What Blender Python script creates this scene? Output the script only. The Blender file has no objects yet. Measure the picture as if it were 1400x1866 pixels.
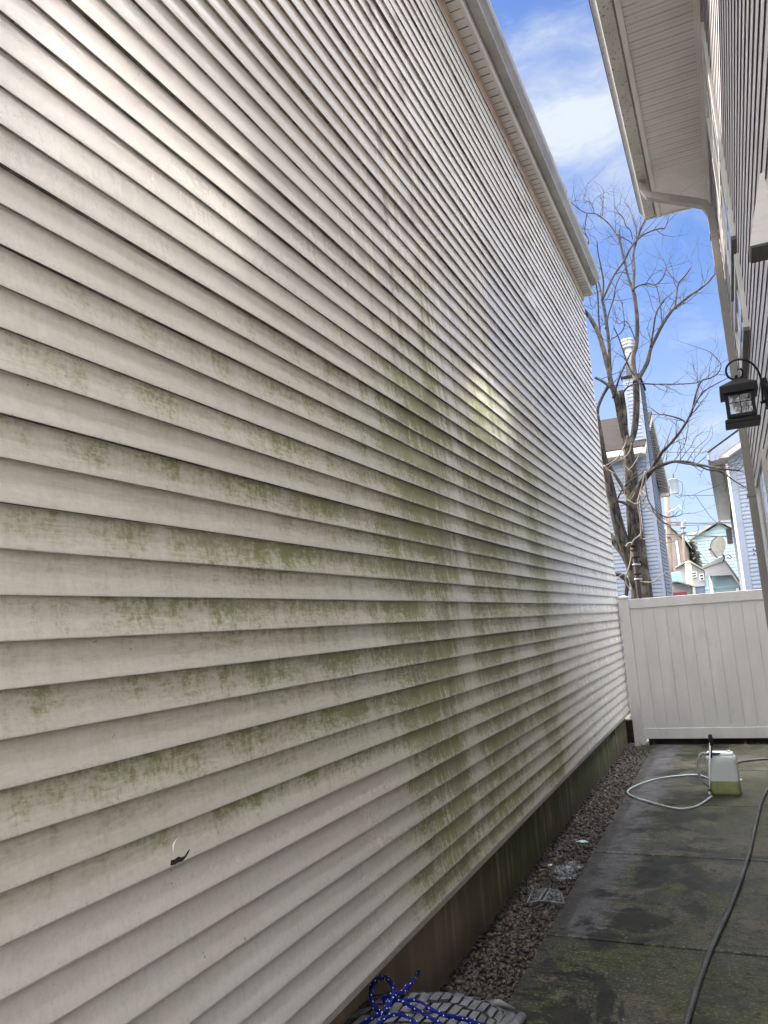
import bpy, bmesh, math, random
from mathutils import Vector, Matrix, noise
from math import radians as R, pi, sin, cos
random.seed(7)
SC = bpy.context.scene
COL = SC.collection

# ---------------------------------------------------------------- camera
YAW, PITCH, ROLL, FOC = -0.417656, 0.154114, -0.069922, 1387.9
CAMP = Vector((0, 0, 1.735))
fw = Vector((sin(YAW)*cos(PITCH), cos(YAW)*cos(PITCH), sin(PITCH)))
rt = Vector((cos(YAW), -sin(YAW), 0)); up = rt.cross(fw)
rt2 = rt*cos(ROLL) + up*sin(ROLL); up2 = rt2.cross(fw)
cam = bpy.data.cameras.new('camera'); camo = bpy.data.objects.new('camera', cam); COL.objects.link(camo)
M3 = Matrix((rt2, up2, -fw)).transposed()
camo.matrix_world = Matrix.Translation(CAMP) @ M3.to_4x4()
cam.sensor_fit = 'VERTICAL'; cam.sensor_height = 24.0; cam.lens = FOC/1866*24.0
cam.clip_start = 0.05; cam.clip_end = 3000
SC.camera = camo

def at(x, y, X=None, Y=None, Z=None):
    """surveyed point: where the sight line through a photograph pixel meets a wall, the ground or a depth plane"""
    d = rt2*((x-700)/FOC) - up2*((y-933)/FOC) + fw
    if X is not None: t = (X-CAMP.x)/d.x
    elif Y is not None: t = (Y-CAMP.y)/d.y
    else: t = (Z-CAMP.z)/d.z
    return CAMP + d*t

# ---------------------------------------------------------------- world, sun, exposure
SUNV = Vector((-1, 0.47, 1.12)).normalized()
elev = math.asin(SUNV.z); azim = math.atan2(SUNV.x, SUNV.y)
SKYTINT = (.265, .325, .45); SKYFILL = (42, 42, 42.2)  # second colour: fill brightness added to the sky outside the view
W = bpy.data.worlds.new('World'); SC.world = W; W.use_nodes = True
wt = W.node_tree; wt.nodes.clear()
class NT:
    def __init__(s, tree): s.t = tree; s.l = tree.links
    def n(s, typ, outn=0, props=None, **inp):
        nd = s.t.nodes.new(typ)
        for k, v in (props or {}).items(): setattr(nd, k, v)
        for k, v in inp.items():
            key = int(k[1:]) if k[0] == 'i' and k[1:].isdigit() else k.replace('_', ' ')
            s.put(nd, key, v)
        return nd.outputs[outn]
    def put(s, nd, key, v):
        sock = nd.inputs[key]
        if isinstance(v, bpy.types.NodeSocket): s.l.new(v, sock)
        else:
            if sock.type == 'RGBA' and len(v) == 3: v = (*v, 1)
            sock.default_value = v
    def m(s, op, a, b=0.0, c=None, clamp=False):
        nd = s.t.nodes.new('ShaderNodeMath'); nd.operation = op; nd.use_clamp = clamp
        s.put(nd, 0, a)
        if len(nd.inputs) > 1: s.put(nd, 1, b)
        if c is not None: s.put(nd, 2, c)
        return nd.outputs[0]
    def mix(s, f, a, b, typ='RGBA', blend='MIX'):
        nd = s.t.nodes.new('ShaderNodeMix'); nd.data_type = typ
        if typ == 'RGBA':
            nd.blend_type = blend; i = (0, 6, 7); o = 2
        else: i = (0, 2, 3); o = 0
        for k, v in zip(i, (f, a, b)): s.put(nd, k, v)
        return nd.outputs[o]
    def noise(s, vec, scale=5, detail=3, rough=.55, dist=0, out=0):
        return s.n('ShaderNodeTexNoise', out, Vector=vec, Scale=scale, Detail=detail, Roughness=rough, Distortion=dist)
    def scale(s, vec, sx, sy, sz, off=(0, 0, 0)):
        return s.n('ShaderNodeMapping', 0, Vector=vec, Scale=(sx, sy, sz), Location=off)
    def ramp(s, f, lo, hi, a=0.0, b=1.0, smooth=True):
        return s.n('ShaderNodeMapRange', 0, {'interpolation_type': 'SMOOTHSTEP' if smooth else 'LINEAR'},
                   i0=f, i1=lo, i2=hi, i3=a, i4=b)
w = NT(wt)
sky = w.n('ShaderNodeTexSky', 0, dict(sky_type='NISHITA', sun_disc=False, sun_elevation=elev, sun_rotation=azim,
                                     air_density=1.0, dust_density=0.6, ozone_density=2.2, altitude=50))
dirv = w.n('ShaderNodeTexCoord', 0)
cdir = (rt2*((1015-700)/FOC) - up2*((300-933)/FOC) + fw).normalized()
def cone(d, lo, hi):
    dd = w.n('ShaderNodeVectorMath', 1, {'operation': 'DOT_PRODUCT'}, i0=dirv, i1=tuple(d))
    return w.ramp(dd, lo, hi)
glow = cone(cdir, cos(R(10)), cos(R(1.5)))
sunny = cone(SUNV, cos(R(50)), cos(R(5)))
warp = w.noise(w.scale(dirv, 2, 2, 2), 2.0, 3, .6, 0, 1)
wv = w.n('ShaderNodeVectorMath', 0, {'operation': 'MULTIPLY_ADD'}, i0=warp, i1=(.14, .14, .14), i2=dirv)
n1 = w.noise(w.scale(wv, 1.0, 3.2, 2.4), 2.9, 8, .62, .15)
n2 = w.noise(w.scale(wv, 3.0, 1.4, 5.0), 5.5, 7, .66, .2)
cl = w.m('MULTIPLY', w.ramp(n1, .52, .80), .5)
cl = w.m('ADD', cl, w.m('MULTIPLY', w.ramp(n2, .5, .75), .2))
cl = w.m('ADD', cl, w.m('MULTIPLY', glow, w.ramp(n1, .30, .66, .05, .8)))
hz = w.n('ShaderNodeSeparateXYZ', 2, i0=dirv)
hy = w.n('ShaderNodeSeparateXYZ', 1, i0=dirv)
low = w.ramp(hz, .0, .5, .62, 0.0)
cl = w.m('ADD', cl, low, clamp=True)
SKYS = 0.10
# light added to the unseen sky as deck: overhead and in the half of the sky behind the viewer
skyfill = w.m('MAXIMUM', w.ramp(hz, sin(R(47)), sin(R(64))), w.m('MULTIPLY', w.m('MULTIPLY', w.ramp(hy, -.05, -.5), w.ramp(hz, -.02, .1)), .38))
skyfill = w.m('MULTIPLY', skyfill, w.ramp(n1, .25, .6, .6, 1.0))
skyc = w.mix(1.0, sky, SKYTINT, blend='MULTIPLY')
cloudc = w.mix(cl, skyc, (1.85, 2.03, 2.25))
bgc = w.mix(skyfill, cloudc, SKYFILL)
bg = w.n('ShaderNodeBackground', 0, Color=bgc, Strength=SKYS)
w.n('ShaderNodeOutputWorld', 0) if False else None
ow = wt.nodes.new('ShaderNodeOutputWorld'); wt.links.new(bg, ow.inputs[0])

sun = bpy.data.lights.new('sun', 'SUN'); sun.energy = 5.0; sun.angle = R(0.53); sun.color = (1.0, .93, .84)
suno = bpy.data.objects.new('sun', sun); COL.objects.link(suno)
suno.rotation_euler = SUNV.to_track_quat('Z', 'Y').to_euler(); suno.location = SUNV*60

vs = SC.view_settings
vs.view_transform = 'Standard'; vs.look = 'None'; vs.gamma = 1; vs.exposure = 2.15; vs.use_curve_mapping = False
SC.cycles.max_bounces = 10; SC.cycles.diffuse_bounces = 7; SC.cycles.glossy_bounces = 5
SC.cycles.transparent_max_bounces = 12; SC.cycles.caustics_reflective = True; SC.cycles.blur_glossy = 0; SC.cycles.sample_clamp_indirect = 80

# ---------------------------------------------------------------- helpers
class MB:
    """collects shapes, then links them as ONE mesh object"""
    def __init__(s): s.v = []; s.f = []; s.m = []; s.sm = []; s.mi = 0; s.smooth = False
    def add(s, vs, fs, smooth=None):
        o = len(s.v); s.v += [tuple(p) for p in vs]
        sm = s.smooth if smooth is None else smooth
        for f in fs: s.f.append([i+o for i in f]); s.m.append(s.mi); s.sm.append(sm)
        return s
    def box(s, a, b, M=None):
        x0, y0, z0 = a; x1, y1, z1 = b
        vs = [Vector(p) for p in ((x0,y0,z0),(x1,y0,z0),(x1,y1,z0),(x0,y1,z0),(x0,y0,z1),(x1,y0,z1),(x1,y1,z1),(x0,y1,z1))]
        if M is not None: vs = [M @ p for p in vs]
        return s.add(vs, [(0,3,2,1),(4,5,6,7),(0,1,5,4),(1,2,6,5),(2,3,7,6),(3,0,4,7)], False)
    def bbox(s, a, b, r=.004, M=None):
        """box with chamfered edges"""
        a = Vector(a); b = Vector(b); bm = bmesh.new(); bmesh.ops.create_cube(bm, size=1)
        for v in bm.verts:
            for i in range(3): v.co[i] = a[i] if v.co[i] < 0 else b[i]
        r = min(r, min(b[i]-a[i] for i in range(3))*.45)
        bmesh.ops.bevel(bm, geom=bm.edges[:], offset=r, segments=2, affect='EDGES', profile=.5)
        return s.bm(bm, M)
    def bm(s, bm, M=None, smooth=None):
        bm.verts.index_update()
        s.add([(M @ v.co if M is not None else v.co.copy()) for v in bm.verts], [[v.index for v in f.verts] for f in bm.faces], smooth)
        bm.free(); return s
    def prism(s, poly, axis, a, b):
        """polygon in the two other axes, extruded along axis from a to b"""
        n = len(poly); i = 'XYZ'.index(axis)
        def mk(p, t):
            c = list(p); c.insert(i, t); return c
        vs = [mk(p, a) for p in poly] + [mk(p, b) for p in poly]
        return s.add(vs, [tuple(range(n))[::-1], tuple(range(n, 2*n))] + [(k, (k+1) % n, n+(k+1) % n, n+k) for k in range(n)], False)
    def tube(s, pts, rad, n=8, caps=True, sq=None, smooth=True):
        pts = [Vector(p) for p in pts]
        if not hasattr(rad, '__len__'): rad = [rad]*len(pts)
        rings = []; t0 = None; u = None
        for i, p in enumerate(pts):
            t = (pts[min(i+1, len(pts)-1)] - pts[max(i-1, 0)])
            t = t.normalized() if t.length > 1e-9 else Vector((0,0,1))
            if u is None: u = t.orthogonal().normalized() if sq is None else (Vector(sq)-t*Vector(sq).dot(t)).normalized()
            else:
                u = u - t*u.dot(t)
                u = u.normalized() if u.length > 1e-6 else t.orthogonal().normalized()
            v = t.cross(u)
            rings.append([p + (u*cos(2*pi*k/n+.0001) + v*sin(2*pi*k/n+.0001))*rad[i] for k in range(n)])
        vs = [q for r_ in rings for q in r_]
        fs = [(i*n+k, i*n+(k+1) % n, (i+1)*n+(k+1) % n, (i+1)*n+k) for i in range(len(pts)-1) for k in range(n)]
        if caps: fs += [tuple(range(n))[::-1], tuple(range((len(pts)-1)*n, len(pts)*n))]
        return s.add(vs, fs, smooth)
    def rect_tube(s, pts, hw, hh, side):
        """rectangular section pipe; side = direction of the half width hw"""
        side = Vector(side); pts = [Vector(p) for p in pts]; vs = []
        for i, p in enumerate(pts):
            t1 = (p-pts[i-1]).normalized() if i else None
            t2 = (pts[i+1]-p).normalized() if i < len(pts)-1 else None
            t = ((t1 or t2)+(t2 or t1)).normalized()
            k = 1/max(.5, t.dot(t2 or t1))
            o = side.cross(t).normalized()
            vs += [p+side*hw+o*hh*k, p-side*hw+o*hh*k, p-side*hw-o*hh*k, p+side*hw-o*hh*k]
        n = len(pts)
        fs = [(4*i+k, 4*i+(k+1) % 4, 4*i+4+(k+1) % 4, 4*i+4+k) for i in range(n-1) for k in range(4)] + [(3,2,1,0), (4*n-4,4*n-3,4*n-2,4*n-1)]
        return s.add(vs, fs, False)
    def loft(s, rings, caps=True, smooth=True):
        n = len(rings[0]); vs = [q for r_ in rings for q in r_]
        fs = [(i*n+k, i*n+(k+1) % n, (i+1)*n+(k+1) % n, (i+1)*n+k) for i in range(len(rings)-1) for k in range(n)]
        s.add(vs, fs, smooth)
        if caps: s.add(rings[0], [tuple(range(n))[::-1]], False); s.add(rings[-1], [tuple(range(n))], False)
        return s
    def lathe(s, prof, c, n=20, M=None):
        rings = []
        for r_, z in prof:
            ring = [Vector((r_*cos(2*pi*k/n), r_*sin(2*pi*k/n), z)) for k in range(n)]
            rings.append([(M @ q if M is not None else q) + Vector(c) for q in ring])
        return s.loft(rings)
    def build(s, name, mats, parent=None, fix=False):
        me = bpy.data.meshes.new(name); me.from_pydata(s.v, [], s.f)
        for m_ in (mats if isinstance(mats, (list, tuple)) else [mats]): me.materials.append(m_)
        me.polygons.foreach_set('material_index', s.m); me.polygons.foreach_set('use_smooth', s.sm)
        me.update()
        if fix:
            bm = bmesh.new(); bm.from_mesh(me); bmesh.ops.recalc_face_normals(bm, faces=bm.faces); bm.to_mesh(me); bm.free()
        o = bpy.data.objects.new(name, me); COL.objects.link(o)
        if parent is not None:
            o.parent = parent
            # vertices are given in world space: bring them into the parent's space
            off = wloc(parent)
            if off.length > 0: me.transform(Matrix.Translation(-off))
        return o
def wloc(o):
    p = Vector((0, 0, 0))
    while o is not None: p += o.location; o = o.parent
    return p
def tag(o, label, cat, group=None, kind=None):
    if label: o['label'] = label
    if cat: o['category'] = cat
    if group: o['group'] = group
    if kind: o['kind'] = kind
    return o
def thing(name, loc, label, cat, group=None):
    o = bpy.data.objects.new(name, None); COL.objects.link(o); o.location = loc; o.empty_display_size = .1
    return tag(o, label, cat, group)
def struct(o): o['kind'] = 'structure'; return o
def ico(r_, c, sub=1, sc=(1, 1, 1)):
    bm = bmesh.new(); bmesh.ops.create_icosphere(bm, subdivisions=sub, radius=r_)
    for v in bm.verts: v.co = Vector((v.co.x*sc[0], v.co.y*sc[1], v.co.z*sc[2])) + Vector(c)
    return bm
def spline(pts, k=6):
    """Catmull-Rom through the points (any dimension)"""
    P = [tuple(p) for p in pts]; P = [P[0]] + P + [P[-1]]; out = []
    for i in range(1, len(P)-2):
        for j in range(k):
            t = j/k
            out.append(tuple(.5*((2*b)+(-a+c)*t+(2*a-5*b+4*c-d)*t*t+(-a+3*b-3*c+d)*t**3) for a, b, c, d in zip(P[i-1], P[i], P[i+1], P[i+2])))
    out.append(P[-2]); return out

# ---------------------------------------------------------------- materials
def mat(name, color, rough=.6, spec=.5, metal=0, bump=None, **kw):
    m_ = bpy.data.materials.new(name); m_.use_nodes = True; t = NT(m_.node_tree)
    b = m_.node_tree.nodes['Principled BSDF']
    for k, v in (('Roughness', rough), ('Specular IOR Level', spec), ('Metallic', metal)): t.put(b, k, v)
    if not callable(color): t.put(b, 'Base Color', (*color, 1))
    else:
        r_ = color(t, t.n('ShaderNodeNewGeometry', 0))
        if isinstance(r_, dict):
            for k, v in r_.items():
                if k != 'h': t.put(b, k, v)
            if 'h' in r_:
                t.put(b, 'Normal', t.n('ShaderNodeBump', 0, Height=r_['h'], Strength=r_.get('bs', 1.0) if False else 1.0, Distance=1.0))
        else: t.put(b, 'Base Color', r_)
    for k, v in kw.items(): t.put(b, k.replace('_', ' '), v)
    return m_
def mottled(c1, c2, scale=4, rough=.6, spec=.5, sc=(1, 1, 1), h=0.0, c3=None, fine=40, metal=0, lo=.35, hi=.65):
    def f(t, pos):
        p = t.scale(pos, *sc)
        n_ = t.noise(p, scale, 5, .6); n2_ = t.noise(p, scale*fine/4, 3, .6)
        c = t.mix(t.ramp(n_, lo, hi), c1, c2)
        if c3 is not None: c = t.mix(t.ramp(n2_, .55, .75, 0, .7), c, c3)
        d = {'Base Color': c, 'Roughness': t.ramp(n2_, .3, .7, max(.05, rough-.1), min(1, rough+.1))}
        if h: d['h'] = t.m('MULTIPLY', n2_, h)
        return d
    return f
def dome(poly): return poly

# vinyl of the big house: clean beige, with algae grown over it
EXP = 0.1016; ZB = 0.447
def vinyl_left(t, pos):
    sx = t.t.nodes.new('ShaderNodeSeparateXYZ'); t.l.new(pos, sx.inputs[0]); y, z = sx.outputs[1], sx.outputs[2]
    m_, n_, rp = t.m, t.noise, t.ramp
    crs = m_('DIVIDE', m_('SUBTRACT', z, ZB-.0005), EXP)
    fr = m_('FRACT', crs); odd = rp(m_('FRACT', m_('MULTIPLY', crs, .5)), .495, .505)
    bandid = m_('FLOOR', crs)
    # streaks: noise stretched vertically; offset differs from course to course a little
    cvec = t.n('ShaderNodeCombineXYZ', 0, i0=m_('MULTIPLY', bandid, .37), i1=y, i2=z)
    broad = n_(t.scale(cvec, .5, 1.2, .55), 1.5, 5, .6)
    streak = n_(t.scale(cvec, 1.0, 9, .8), 1.3, 5, .62, .25)
    fine = n_(t.scale(cvec, 3, 34, 9), 2.0, 6, .72, .6)
    # where it grows
    top = m_('ADD', 2.5, m_('MULTIPLY', m_('SUBTRACT', y, 1.0), .20))
    upfade = rp(m_('SUBTRACT', z, top), -.5, .85, 1.0, 0.0)
    botcl = m_('MAXIMUM', rp(m_('SUBTRACT', z, m_('SUBTRACT', 1.22, m_('MULTIPLY', y, .02))), -.16, .12), rp(y, 2.5, 4.2))
    farf = rp(y, 5.6, 8.6, 1.0, .10)
    nearf = rp(y, .9, 2.6, .68, 1.0)
    gen = m_('MULTIPLY', m_('MULTIPLY', upfade, botcl), m_('MULTIPLY', farf, nearf))
    yw = m_('ADD', y, m_('MULTIPLY', m_('SUBTRACT', n_(t.scale(cvec, 1, .9, 1.6), 1.7, 4, .6), .5), .55))
    def bandy(c, wd): return rp(m_('ABSOLUTE', m_('SUBTRACT', yw, c)), wd*.1, wd*1.25, 1.0, 0.0)
    A = m_('MULTIPLY', m_('ADD', m_('MULTIPLY', bandy(3.72, .55), 1.15), m_('MULTIPLY', bandy(4.85, .75), .8)), rp(z, 2.6, 3.7, 1.0, 0.0))
    A = m_('ADD', A, m_('MULTIPLY', bandy(3.95, .14), rp(z, 3.5, 4.6, .8, 0.0)))
    A = m_('ADD', A, m_('MULTIPLY', bandy(5.0, .35), m_('MULTIPLY', rp(z, 3.3, 5.4, .45, 0.0), rp(z, 2.4, 3.2, 0, 1))))
    drip = n_(t.scale(pos, 1, 8, .16), 1.6, 4, .6, .1)
    A = m_('ADD', A, m_('MULTIPLY', m_('MULTIPLY', rp(drip, .50, .64), bandy(4.4, 1.6)), m_('MULTIPLY', rp(z, 3.3, 6.4, 1.25, 0.15), rp(z, 2.2, 3.0))))
    B = m_('MULTIPLY', m_('MULTIPLY', bandy(6.35, .34), rp(z, 2.6, 3.5, 1.0, 0.0)), 1.05)
    clear = m_('MULTIPLY', bandy(4.36, .13), rp(z, .6, 1.0))
    under = rp(fr, .0, 1.0, .66, 1.02)          # thicker below each lip
    g = m_('ADD', m_('MULTIPLY', gen, m_('ADD', .66, m_('MULTIPLY', odd, .40))), m_('MULTIPLY', m_('ADD', A, B), .85))
    g = m_('MULTIPLY', g, under)
    g = m_('MULTIPLY', g, m_('SUBTRACT', 1.0, m_('MULTIPLY', clear, .55)))
    g = m_('MULTIPLY', g, rp(streak, .2, .8, .62, 1.25))
    g = m_('MULTIPLY', g, rp(broad, .2, .75, .6, 1.25))
    # wood grain embossing holds the dirt: thin lines running along the board
    gw = n_(t.scale(pos, 1, 1.3, 4.5), 3.0, 3, .6, .0, 1)
    gv = t.n('ShaderNodeVectorMath', 0, {'operation': 'MULTIPLY_ADD'}, i0=gw, i1=(.06, .06, .06), i2=pos)
    grain = n_(t.scale(gv, 1, 6, 95), 1.6, 4, .62, .4)
    fleck = n_(t.scale(cvec, 2, 42, 60), 1.5, 4, .7, .8)
    g2 = m_('MULTIPLY', g, rp(m_('ADD', m_('MULTIPLY', grain, .65), m_('MULTIPLY', fine, .35)), .36, .6, .78, 1.12))
    speck = n_(t.scale(cvec, 1, 1.5, 1.6), 34, 4, .7)
    g2 = m_('MULTIPLY', g2, rp(speck, .30, .70, .62, 1.25))
    runs = m_('ABSOLUTE', m_('SUBTRACT', n_(t.scale(pos, 1, 7, .35), 1.8, 4, .6, .2), .5))
    runs = m_('MULTIPLY', rp(runs, .006, .022, 1, 0), bandy(4.1, .9))
    g2 = m_('MULTIPLY', g2, m_('SUBTRACT', 1.0, m_('MULTIPLY', runs, .6)))
    g2 = m_('MULTIPLY', g2, rp(n_(t.scale(cvec, 1, 1.0, 1.8), 7.5, 6, .72), .22, .78, .62, 1.25))
    # worm-like clean trails near the lips
    trail = m_('ABSOLUTE', m_('SUBTRACT', n_(t.scale(cvec, 1, 9, 16), 2.2, 5, .7, 1.6), .5))
    tm = m_('MULTIPLY', rp(trail, .006, .022, 1.0, 0.0), rp(n_(t.scale(cvec, 3, 1.4, 3), 1.2, 3), .5, .62))
    g2 = m_('MULTIPLY', g2, m_('SUBTRACT', 1.0, m_('MULTIPLY', tm, .8)), clamp=False)
    lipc = m_('MULTIPLY', rp(fr, .02, .26, 1, 0), rp(fleck, .42, .58))       # scrubbed speckles above the lip
    g2 = m_('MULTIPLY', g2, m_('SUBTRACT', 1.0, m_('MULTIPLY', lipc, .75)))
    g2 = m_('MINIMUM', m_('MAXIMUM', g2, 0.0), 1.0)
    base = t.mix(rp(n_(t.scale(pos, 1, .8, .9), 1.6, 4), .35, .65), (.640, .605, .558), (.672, .645, .604))
    dirt = rp(m_('MULTIPLY', fleck, fine), .2, .36, 0.0, .16)
    base = t.mix(m_('MULTIPLY', dirt, rp(z, 2.0, 4.0, 1.0, .3)), base, (.22, .21, .16))
    # dark specks of old dirt
    haze_ = m_('MULTIPLY', gen, m_('MULTIPLY', rp(fr, -.1, .9, .45, 1.0), rp(m_('ADD', m_('MULTIPLY', grain, .6), m_('MULTIPLY', streak, .4)), .36, .62, .45, 1.1)))
    base = t.mix(m_('MULTIPLY', haze_, .85), base, (.475, .465, .355))
    spk = m_('MULTIPLY', rp(n_(pos, 55, 2, .5), .72, .76), rp(n_(pos, 3, 2), .5, .6))
    algae = t.mix(rp(m_('ADD', g2, m_('MULTIPLY', streak, .3)), .45, 1.1), (.41, .405, .265), (.180, .200, .056))
    algae = t.mix(rp(n_(t.scale(cvec, 1, 2.2, 2), 1.6, 6, .7), .35, .75, 0, .7), algae, (.34, .31, .225))
    c = t.mix(m_('MULTIPLY', rp(g2, -.05, 1.15, 0, 1), .95), base, algae)
    c = t.mix(m_('MULTIPLY', spk, .6), c, (.05, .045, .04))
    hgt = m_('ADD', m_('MULTIPLY', grain, .00022), m_('MULTIPLY', n_(t.scale(pos, 1, 1.1, 5), 2.2, 2), .0011))
    return {'Base Color': c, 'Roughness': m_('ADD', rp(g2, 0, .6, .215, .62), m_('MULTIPLY', fine, .08)), 'h': hgt}
M = {}
M['vinyl_left'] = mat('stained beige vinyl', vinyl_left, spec=.75)
def vinyl_plain(c1, c2, h=.0006, bumps=True):
    def f(t, pos):
        n_ = t.noise(t.scale(pos, 1, 1, 1), 1.5, 4); d = t.noise(t.scale(pos, 5, 5, 40), 2, 4, .6)
        c = t.mix(t.ramp(n_, .35, .65), c1, c2)
        c = t.mix(t.ramp(d, .52, .75, 0, .35), c, tuple(x*.6 for x in c1))
        return {'Base Color': c, 'Roughness': t.ramp(d, .3, .7, .34, .5), 'h': t.m('MULTIPLY', n_, h*2)}
    return f
M['vinyl_right'] = mat('grey vinyl', vinyl_plain((.47, .445, .445), (.52, .495, .495)))
def grimy_shaded(t, pos):
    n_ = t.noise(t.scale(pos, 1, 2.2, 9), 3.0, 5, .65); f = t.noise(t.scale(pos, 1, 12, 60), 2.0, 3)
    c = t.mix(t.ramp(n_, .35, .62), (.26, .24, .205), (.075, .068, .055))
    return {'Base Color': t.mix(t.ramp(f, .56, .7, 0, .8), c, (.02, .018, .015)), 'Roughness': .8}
M['grime'] = mat('grimy underside of siding', grimy_shaded, spec=.2)  # mildew and the shade below each lap, both painted into the colour
M['grime_soft'] = mat('dusty fold underside', mottled((.34, .32, .285), (.22, .205, .18), 4, .7, sc=(1, 2, 8), c3=(.06, .055, .045)), spec=.2)  # fold dirt, darkened further to paint in the shade there
M['grime_dark'] = mat('dark underside of grey siding', mottled((.06, .05, .055), (.11, .095, .10), 5, .8), spec=.2)  # shadow beneath the laps painted as a dark base colour
M['vinyl_blue'] = mat('pale blue vinyl', vinyl_plain((.145, .17, .225), (.165, .195, .25)))
M['vinyl_blue2'] = mat('pale blue grey vinyl', vinyl_plain((.135, .16, .21), (.155, .185, .235)))
M['vinyl_brown'] = mat('tan brown vinyl', vinyl_plain((.20, .16, .14), (.235, .195, .17)))
M['vinyl_teal'] = mat('pale teal vinyl', vinyl_plain((.21, .30, .325), (.245, .335, .36)))
M['trim_left'] = mat('beige trim', mottled((.50, .46, .41), (.58, .54, .49), 3, .45, h=.0004, c3=(.36, .33, .28)))
M['tan_trim'] = mat('tan frieze trim', mottled((.36, .28, .21), (.42, .34, .27), 5, .5, h=.0004))
M['dirty_alu'] = mat('dirty grey gutter', mottled((.22, .215, .20), (.30, .29, .275), 5, .45, sc=(1, .4, 1), c3=(.14, .13, .11)))
M['soffit'] = mat('off-white soffit', mottled((.42, .40, .37), (.47, .45, .42), 4, .5, c3=(.36, .34, .31)))
def speckled(t, pos):
    n_ = t.noise(t.scale(pos, 1, .5, 1), 3, 4)
    c = t.mix(t.ramp(n_, .35, .65), (.28, .265, .245), (.34, .325, .30))
    sp = t.ramp(t.noise(t.scale(pos, 1, .6, 1), 60, 2, .5), .62, .67)
    return {'Base Color': t.mix(t.m('MULTIPLY', sp, .85), c, (.05, .045, .04)), 'Roughness': .45}
M['gutter_right'] = mat('speckled grey white gutter', speckled)
M['soffit_right'] = mat('grey white soffit', mottled((.39, .375, .35), (.44, .425, .40), 3, .5, c3=(.30, .28, .26), fine=60))
M['downspout'] = mat('taupe downspout', mottled((.15, .135, .118), (.185, .168, .148), 2.5, .4, sc=(1, 1, .3), c3=(.22, .2, .17)))
M['white_pvc'] = mat('white fence vinyl', None if False else (lambda t, pos: (lambda n_, n2, g: {
    'Base Color': t.mix(t.m('MULTIPLY', t.ramp(n2, .5, .72), g), t.mix(t.ramp(n_, .35, .65), (.43, .418, .406), (.475, .463, .45)), (.30, .29, .27)),
    'Roughness': .42})(t.noise(t.scale(pos, 2, 1, .5), 2.5, 4), t.noise(t.scale(pos, 1, 1, .35), 13, 5, .65),
    t.ramp(t.noise(pos, 1.6, 3), .4, .6, .08, .45))))
M['white_frame'] = mat('white window frame', mottled((.38, .37, .355), (.44, .43, .415), 3, .4))
M['dark_under'] = mat('dark bronze sill metal', mottled((.05, .047, .045), (.07, .065, .06), 6, .5))
def found(t, pos):
    sx = t.t.nodes.new('ShaderNodeSeparateXYZ'); t.l.new(pos, sx.inputs[0]); y = sx.outputs[1]; z = sx.outputs[2]
    st = t.noise(t.scale(pos, 1, 7, .7), 2.0, 6, .65, .3); big = t.noise(t.scale(pos, 1, 1.2, 1), 1.3, 4); f = t.noise(pos, 60, 3, .6)
    c = t.mix(t.ramp(big, .35, .65), (.20, .15, .112), (.245, .19, .145))
    gr = t.m('MULTIPLY', t.ramp(y, 3.2, 5.4, .3, 1.0), t.ramp(st, .32, .55))
    c = t.mix(gr, c, (.066, .080, .028))
    c = t.mix(t.m('MULTIPLY', t.ramp(st, .55, .72), t.ramp(y, 6.5, 9, .1, .5)), c, (.16, .165, .12))
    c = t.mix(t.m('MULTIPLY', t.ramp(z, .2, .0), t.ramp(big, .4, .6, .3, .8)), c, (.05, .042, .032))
    return {'Base Color': c, 'Roughness': .85, 'h': t.m('ADD', t.m('MULTIPLY', f, .0012), t.m('MULTIPLY', st, .001))}
M['foundation'] = mat('stained concrete foundation', found, spec=.3)
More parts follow.
